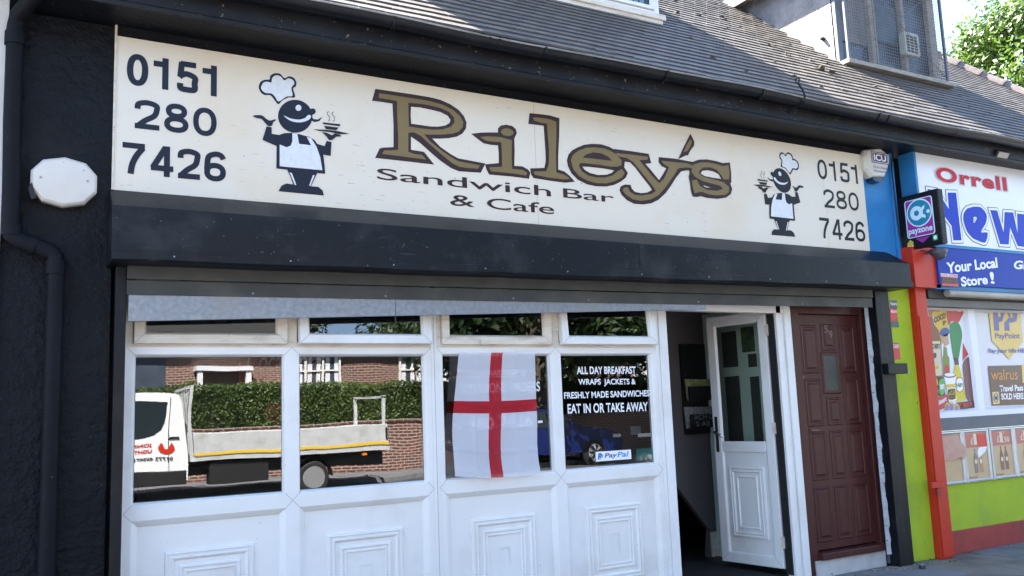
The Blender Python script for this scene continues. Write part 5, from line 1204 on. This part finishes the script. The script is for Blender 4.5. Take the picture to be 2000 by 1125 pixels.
def hwin(x, z, w_, h_, n=3):
    f = MB(); y = HYY+.04
    f.box(x, x+w_, y-.03, y+.05, z-.08, z); f.box(x, x+w_, y-.03, y+.04, z+h_, z+h_+.07)
    for i in range(n+1): f.box(x+(w_-.07)*i/n, x+(w_-.07)*i/n+.07, y-.03, y+.045, z, z+h_)
    f.box(x, x+w_, y-.03, y+.035, z+h_*.45, z+h_*.45+.05)
    o = f.build('window', M['pvc'], hb); Box('pane', darkw, x+.03, x+w_-.03, y-.035, y-.02, z, z+h_, o)
    mb = MB()
    for i in range(n):
        a = x+w_*i/n+.09; mb.box(a, a+w_/n*.25, y-.018, y-.012, z+.05, z+h_-.05); mb.box(a+w_/n*.5, a+w_/n*.72, y-.018, y-.012, z+.05, z+h_-.05)
    mb.build('curtain', M['white'], o)
for X in (-6.5, 1.0, 7.7, 11.6, 16.5, 21.5): hwin(X, 2.35, 1.9, 1.3)
# porch canopy
Box('porch', M['white'], 4.9, 6.6, HYY, HYY+.6, 2.95, 3.1, hb); Box('porch_post', M['white'], 6.4, 6.55, HYY+.4, HYY+.55, 0, 2.95, hb); Box('porch_post', M['white'], 4.95, 5.1, HYY+.4, HYY+.55, 0, 2.95, hb); Box('entrance_door', darkw, 5.2, 6.3, HYY, HYY+.03, 0, 2.3, hb)
Box('arched_recess', darkw, 3.0, 4.1, HYY, HYY+.02, 2.4, 3.6, hb)
gw = MB().box(-30, 40, -17.6, -17.3, 0, 1.22).box(-30, 40, -17.64, -17.26, 1.22, 1.28).build('garden_wall', brickm); tag(gw, 'low red brick garden wall across the road mirrored in the windows', 'wall')
# hedge: leaf mass over a dark core
hg = empty('hedge', (5, -18.2, 0), 'clipped green hedge behind the low brick wall mirrored in the windows', 'hedge')
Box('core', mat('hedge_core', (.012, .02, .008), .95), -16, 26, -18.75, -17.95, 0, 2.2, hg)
V, F = [], []; rnd = random.Random(2)
for i in range(90000):
    X = rnd.uniform(-8, 20) if i % 5 else rnd.uniform(-16, 26); top_ = rnd.random() < .15
    bump_ = .12*noise.noise(Vector((X*.9, 0, 0)))+.07*noise.noise(Vector((X*3.1, 2, 0)))
    if top_: p = Vector((X, rnd.uniform(-18.8, -17.8), 2.28+bump_+rnd.gauss(0, .05))); nn = Vector((0, .3, 1))
    else: p = Vector((X, -17.86+rnd.gauss(0, .06)+.22*noise.noise(Vector((X*1.2, 3, 0))), rnd.uniform(.5, 2.35+bump_))); nn = Vector((0, 1, .35))
    nn = (nn+Vector((rnd.uniform(-1, 1), rnd.uniform(-1, 1), rnd.uniform(-1, 1)))).normalized(); a = nn.orthogonal().normalized(); a.rotate(Matrix.Rotation(rnd.uniform(0, 6.28), 3, nn)); b = nn.cross(a); s_ = rnd.uniform(.02, .045)
    k_ = len(V); V += [tuple(p-a*s_-Vector((5, -18.2, 0))), tuple(p+b*s_*.6-Vector((5, -18.2, 0))), tuple(p+a*s_-Vector((5, -18.2, 0))), tuple(p-b*s_*.6-Vector((5, -18.2, 0)))]; F.append((k_, k_+1, k_+2, k_+3))
me = bpy.data.meshes.new('foliage'); me.from_pydata(V, [], F); me.materials.append(lf2); o = bpy.data.objects.new('foliage', me); COL.objects.link(o); o.parent = hg; o['kind'] = 'stuff'
tree(12.8, -15.9, 9.5, 4.2, 90, 260, .13, lf3, 'dark leafy street tree over the blue car mirrored in the right window', 9, 0, .3)
tree(17.8, -15.9, 10, 4.4, 80, 240, .13, lf3, 'dark leafy tree farther along the road mirrored beyond the blue car', 10, 0, .28)

for tx, ty, th, tcr, sd in ((9.5, -30, 15, 5, 21), (0, -31, 14, 5, 22), (19, -29, 16, 6, 23), (29, -28, 16, 6, 24), (38, -26, 15, 6, 25)): tree(tx, ty, th, tcr, 40, 170, .2, lf3, ['tall dark tree behind the brick house roofs, mirrored at the %s' % q for q in ('middle', 'left', 'right', 'far right', 'farthest right')][sd-21], sd, 0, .2)
# flatbed truck (side face at Y=-12.76, cab towards -X)
tkY = -12.76
tk = empty('flatbed_truck', (3.8, tkY-1, -.12), 'white dropside flatbed truck parked across the road, mirrored in the windows', 'truck')
tw = mat('truck_white', (.78, .79, .80), .22); tblk = mat('truck_black', (.015, .015, .016), .5); tyre = mat('tyre', (.015, .015, .015), .8); rim = mat('steel_rim', (.30, .30, .31), .45, metal=.3); alloy = mat('alloy_rim', (.65, .65, .66), .4, metal=.3); glsk = mat('truck_glass', (.02, .03, .035), .05); alum = mat('aluminium_dropside', (.62, .63, .64), .4, metal=.15, vs=5, c2=(.50, .51, .50), grime=(.35, .34, .31), gs=3); ylw = mat('yellow_reflective_tape', (.75, .48, .02), .4); orm = mat('amber_beacon', (.8, .2, .01), .25)
prof = smoothpts([(.55, .35), (.50, .75), (.55, 1.02), (.95, 1.18), (1.22, 1.35), (1.75, 1.88), (1.98, 2.0), (2.35, 2.04), (2.78, 2.02), (2.92, 1.92), (3.02, 1.5), (3.06, .9), (3.06, .35)], False, 4)
mb = MB(); mb.prism(prof, 'y', tkY-1.95, tkY); cab = mb.build('cab', tw, tk, bevel=.03, smooth='auto')
mb = MB(); mb.prism(smoothpts([(1.62, 1.28), (1.70, 1.62), (2.02, 1.86), (2.60, 1.88), (2.66, 1.80), (2.58, 1.30), (2.10, 1.16)], True, 3), 'y', tkY-.01, tkY+.008); mb.build('side_window', glsk, cab)
mb = MB(); mb.box(1.56, 1.575, tkY, tkY+.006, .5, 1.2); mb.box(2.72, 2.732, tkY, tkY+.006, .5, 1.95); mb.build('door_gap', tblk, cab)
Box('wheel_arch_trim', tblk, .95, 1.75, tkY-.02, tkY+.012, .26, .60, cab, bevel=.04)
mb = MB(); mb.prism(smoothpts([(1.66, 1.30), (1.74, 1.60), (2.0, 1.80), (2.06, 1.24)], True, 3), 'y', tkY+.0085, tkY+.012); mb.build('inner_seat', mat('grey_seat', (.10, .11, .11), .8), cab)
Box('sill_trim', tblk, .7, 3.04, tkY-1.9, tkY+.01, .26, .55, tk, bevel=.02)
Box('door_handle', tblk, 2.72, 2.92, tkY, tkY+.03, 1.12, 1.16, cab, bevel=.01); Box('mirror', tblk, 1.45, 1.6, tkY, tkY+.22, 1.28, 1.6, cab, bevel=.03); 
mb = MB().tube([(2.1, tkY-.6, 2.03), (2.1, tkY-.6, 2.16)], [.1, .085], 14); mb.build('beacon', orm, cab, smooth=True)
Box('indicator', orm, .62, .70, tkY-.01, tkY+.015, .95, 1.02, cab)
tx_red = mat('truck_red_lettering', (.55, .03, .01), .4)
def ttext(s_, x0, x1, z0, z1, m_): text('lettering', s_, (x1, tkY+.011, z0), (x0-x1, 0, 0), (0, 0, z1-z0), m_, cab, off=.03)
ttext('JONN', 2.02, 2.42, .98, 1.06, tx_red); ttext('UGHTE', 2.02, 2.42, .88, .95, tx_red); ttext('01772 459471', 2.1, 2.8, .74, .80, tblk)
flat('hands_emblem', [smoothpts([(-2.84, .93), (-2.76, .86), (-2.62, .86), (-2.54, .95), (-2.60, 1.05), (-2.66, .94), (-2.72, .94), (-2.78, 1.04)], True, 3)], lambda u, v: (-u, tkY+.011, v), tx_red, cab)
Box('chassis', tblk, 2.9, 7.1, tkY-1.5, tkY-.25, .42, .68, tk); 
for i, (a, b) in enumerate(((3.18, 5.16), (5.18, 7.17))):
    o = Box('dropside', alum, a, b, tkY-.04, tkY, .80, 1.22, tk, bevel=.008); Box('yellow_tape', ylw, a, b, tkY+.001, tkY+.004, .80, .85, o)
    Box('latch', tblk, b-.06, b-.02, tkY+.001, tkY+.02, .9, 1.15, o)
Box('dropside', alum, 3.18, 7.17, tkY-2.0, tkY-1.96, .80, 1.22, tk); Box('tailboard', alum, 7.14, 7.18, tkY-1.95, tkY-.045, .8, 1.22, tk); Box('deck', alum, 3.15, 7.18, tkY-1.95, tkY-.045, .70, .79, tk)
Box('rave', alum, 3.15, 7.18, tkY-.05, tkY+.01, .70, .77, tk)
mb = MB()
for y in (tkY-.05, tkY-1.95): mb.box(3.10, 3.16, y-.03, y+.03, .7, 2.15)
mb.box(3.10, 3.14, tkY-1.95, tkY-.05, 2.1, 2.15); 
for i in range(9): mb.box(3.11, 3.13, tkY-1.95+.2*i, tkY-1.93+.2*i, .8, 2.1)
mb.build('headboard', alum, tk)
mb = MB()
for y in (tkY-.09, tkY-1.98): mb.box(7.05, 7.12, y, y+.06, .8, 1.85)
mb.box(7.05, 7.12, tkY-1.98, tkY-.03, 1.82, 1.87); mb.build('rear_frame', alum, tk)
def wheel(par, x, y, z, r, w_, spokes=0, name='wheel'):
    mb = MB(); mb.tube([(x, y-w_, z), (x, y-.02, z), (x, y, z)], [r, r, r*.93], 28); o = mb.build(name, tyre, par, smooth='auto')
    mb = MB(); mb.loft([[(x+rr*math.cos(t), yy, z+rr*math.sin(t)) for t in [2*math.pi*i/28 for i in range(28)]] for rr, yy in ((r*.70, y+.002), (r*.66, y+.006), (r*.62, y-.03), (r*.2, y-.035 if not spokes else y-.06))], True, True)
    ri = mb.build('rim', rim if not spokes else tblk, o, smooth='auto')
    mb = MB()
    if spokes:
        for i in range(spokes):
            for dd in (-.14, .14):
                t = 2*math.pi*i/spokes; c = Vector((x, y+.004, z)); a = c+Vector((math.cos(t+dd*.4), 0, math.sin(t+dd*.4)))*r*.12; b = c+Vector((math.cos(t+dd), 0, math.sin(t+dd)))*r*.70
                s2 = Vector((-math.sin(t), 0, math.cos(t)))*r*.035; mb.quad(a-s2, a+s2, b+s2, b-s2)
        mb.loft([[(x+rr*math.cos(t), y+.005, z+rr*math.sin(t)) for t in [2*math.pi*i/28 for i in range(28)]] for rr in (r*.70, r*.66)], True)
    else:
        for i in range(7):
            t = 2*math.pi*i/7; mb.tube([(x+r*.46*math.cos(t), y-.034, z+r*.46*math.sin(t)), (x+r*.46*math.cos(t), y-.012, z+r*.46*math.sin(t))], r*.12, 8)
        mb.tube([(x, y-.04, z), (x, y-.005, z)], r*.2, 14)
    mb.build('spokes' if spokes else 'rim_holes', alloy if spokes else tblk, o)
wheel(tk, 5.53, tkY-.02, .22, .34, .24); wheel(tk, 1.35, tkY-.02, .22, .34, .24)
mb = MB()
for i in range(12): t0 = math.pi*i/12; t1 = math.pi*(i+1)/12; mb.quad(*[(5.53+.42*math.cos(t), y, .24+.42*math.sin(t)) for t, y in ((t0, tkY), (t1, tkY), (t1, tkY-.3), (t0, tkY-.3))])
mb.build('mudguard', tblk, tk)
Box('side_locker', tblk, 3.5, 4.6, tkY-.4, tkY-.05, .22, .66, tk, bevel=.01); Box('side_marker', orm, 6.55, 6.65, tkY-.02, tkY+.012, .62, .66, tk)
# blue car
cY = -14.6 + 0.0
bc_ = empty('blue_car', (15.5, cY-1, -.12), 'dark blue hatchback with silver multi-spoke wheels mirrored in the right windows', 'car')
cbl = mat('deep_blue_car_paint', (.005, .014, .085), .18)
pr_ = [(10.6, .25), (10.5, .6), (10.62, .85), (10.9, .98), (11.3, 1.28), (11.9, 1.42), (12.6, 1.40), (13.1, 1.1), (13.5, .92), (14.2, .84), (14.6, .66), (14.66, .4), (14.55, .2)]
mb = MB(); mb.prism(smoothpts(pr_, False, 4), 'y', cY-1.7, cY); body = mb.build('body', cbl, bc_, bevel=.05, smooth='auto')
mb = MB(); mb.prism(smoothpts([(11.1, 1.0), (11.5, 1.28), (12.0, 1.36), (12.5, 1.34), (13.0, 1.02)], True, 3), 'y', cY-.01, cY+.006); mb.build('side_window', glsk, body)
Box('tail_light', tx_red, 10.50, 10.62, cY-.25, cY+.01, .68, .86, body, bevel=.01); Box('headlight', chrome, 14.38, 14.62, cY-.2, cY+.008, .58, .68, body, bevel=.01)
wheel(bc_, 13.75, cY+.03, .20, .325, .22, 7); wheel(bc_, 11.3, cY+.03, .20, .325, .22, 7)
for X in (13.75, 11.3):
    mb = MB(); mb.loft([[(X+rr*math.cos(t), cY+.002, .20+rr*math.sin(t)) for t in [2*math.pi*i/24 for i in range(24)]] for rr in (.38, .1)], True); mb.build('wheel_arch', tblk, bc_)
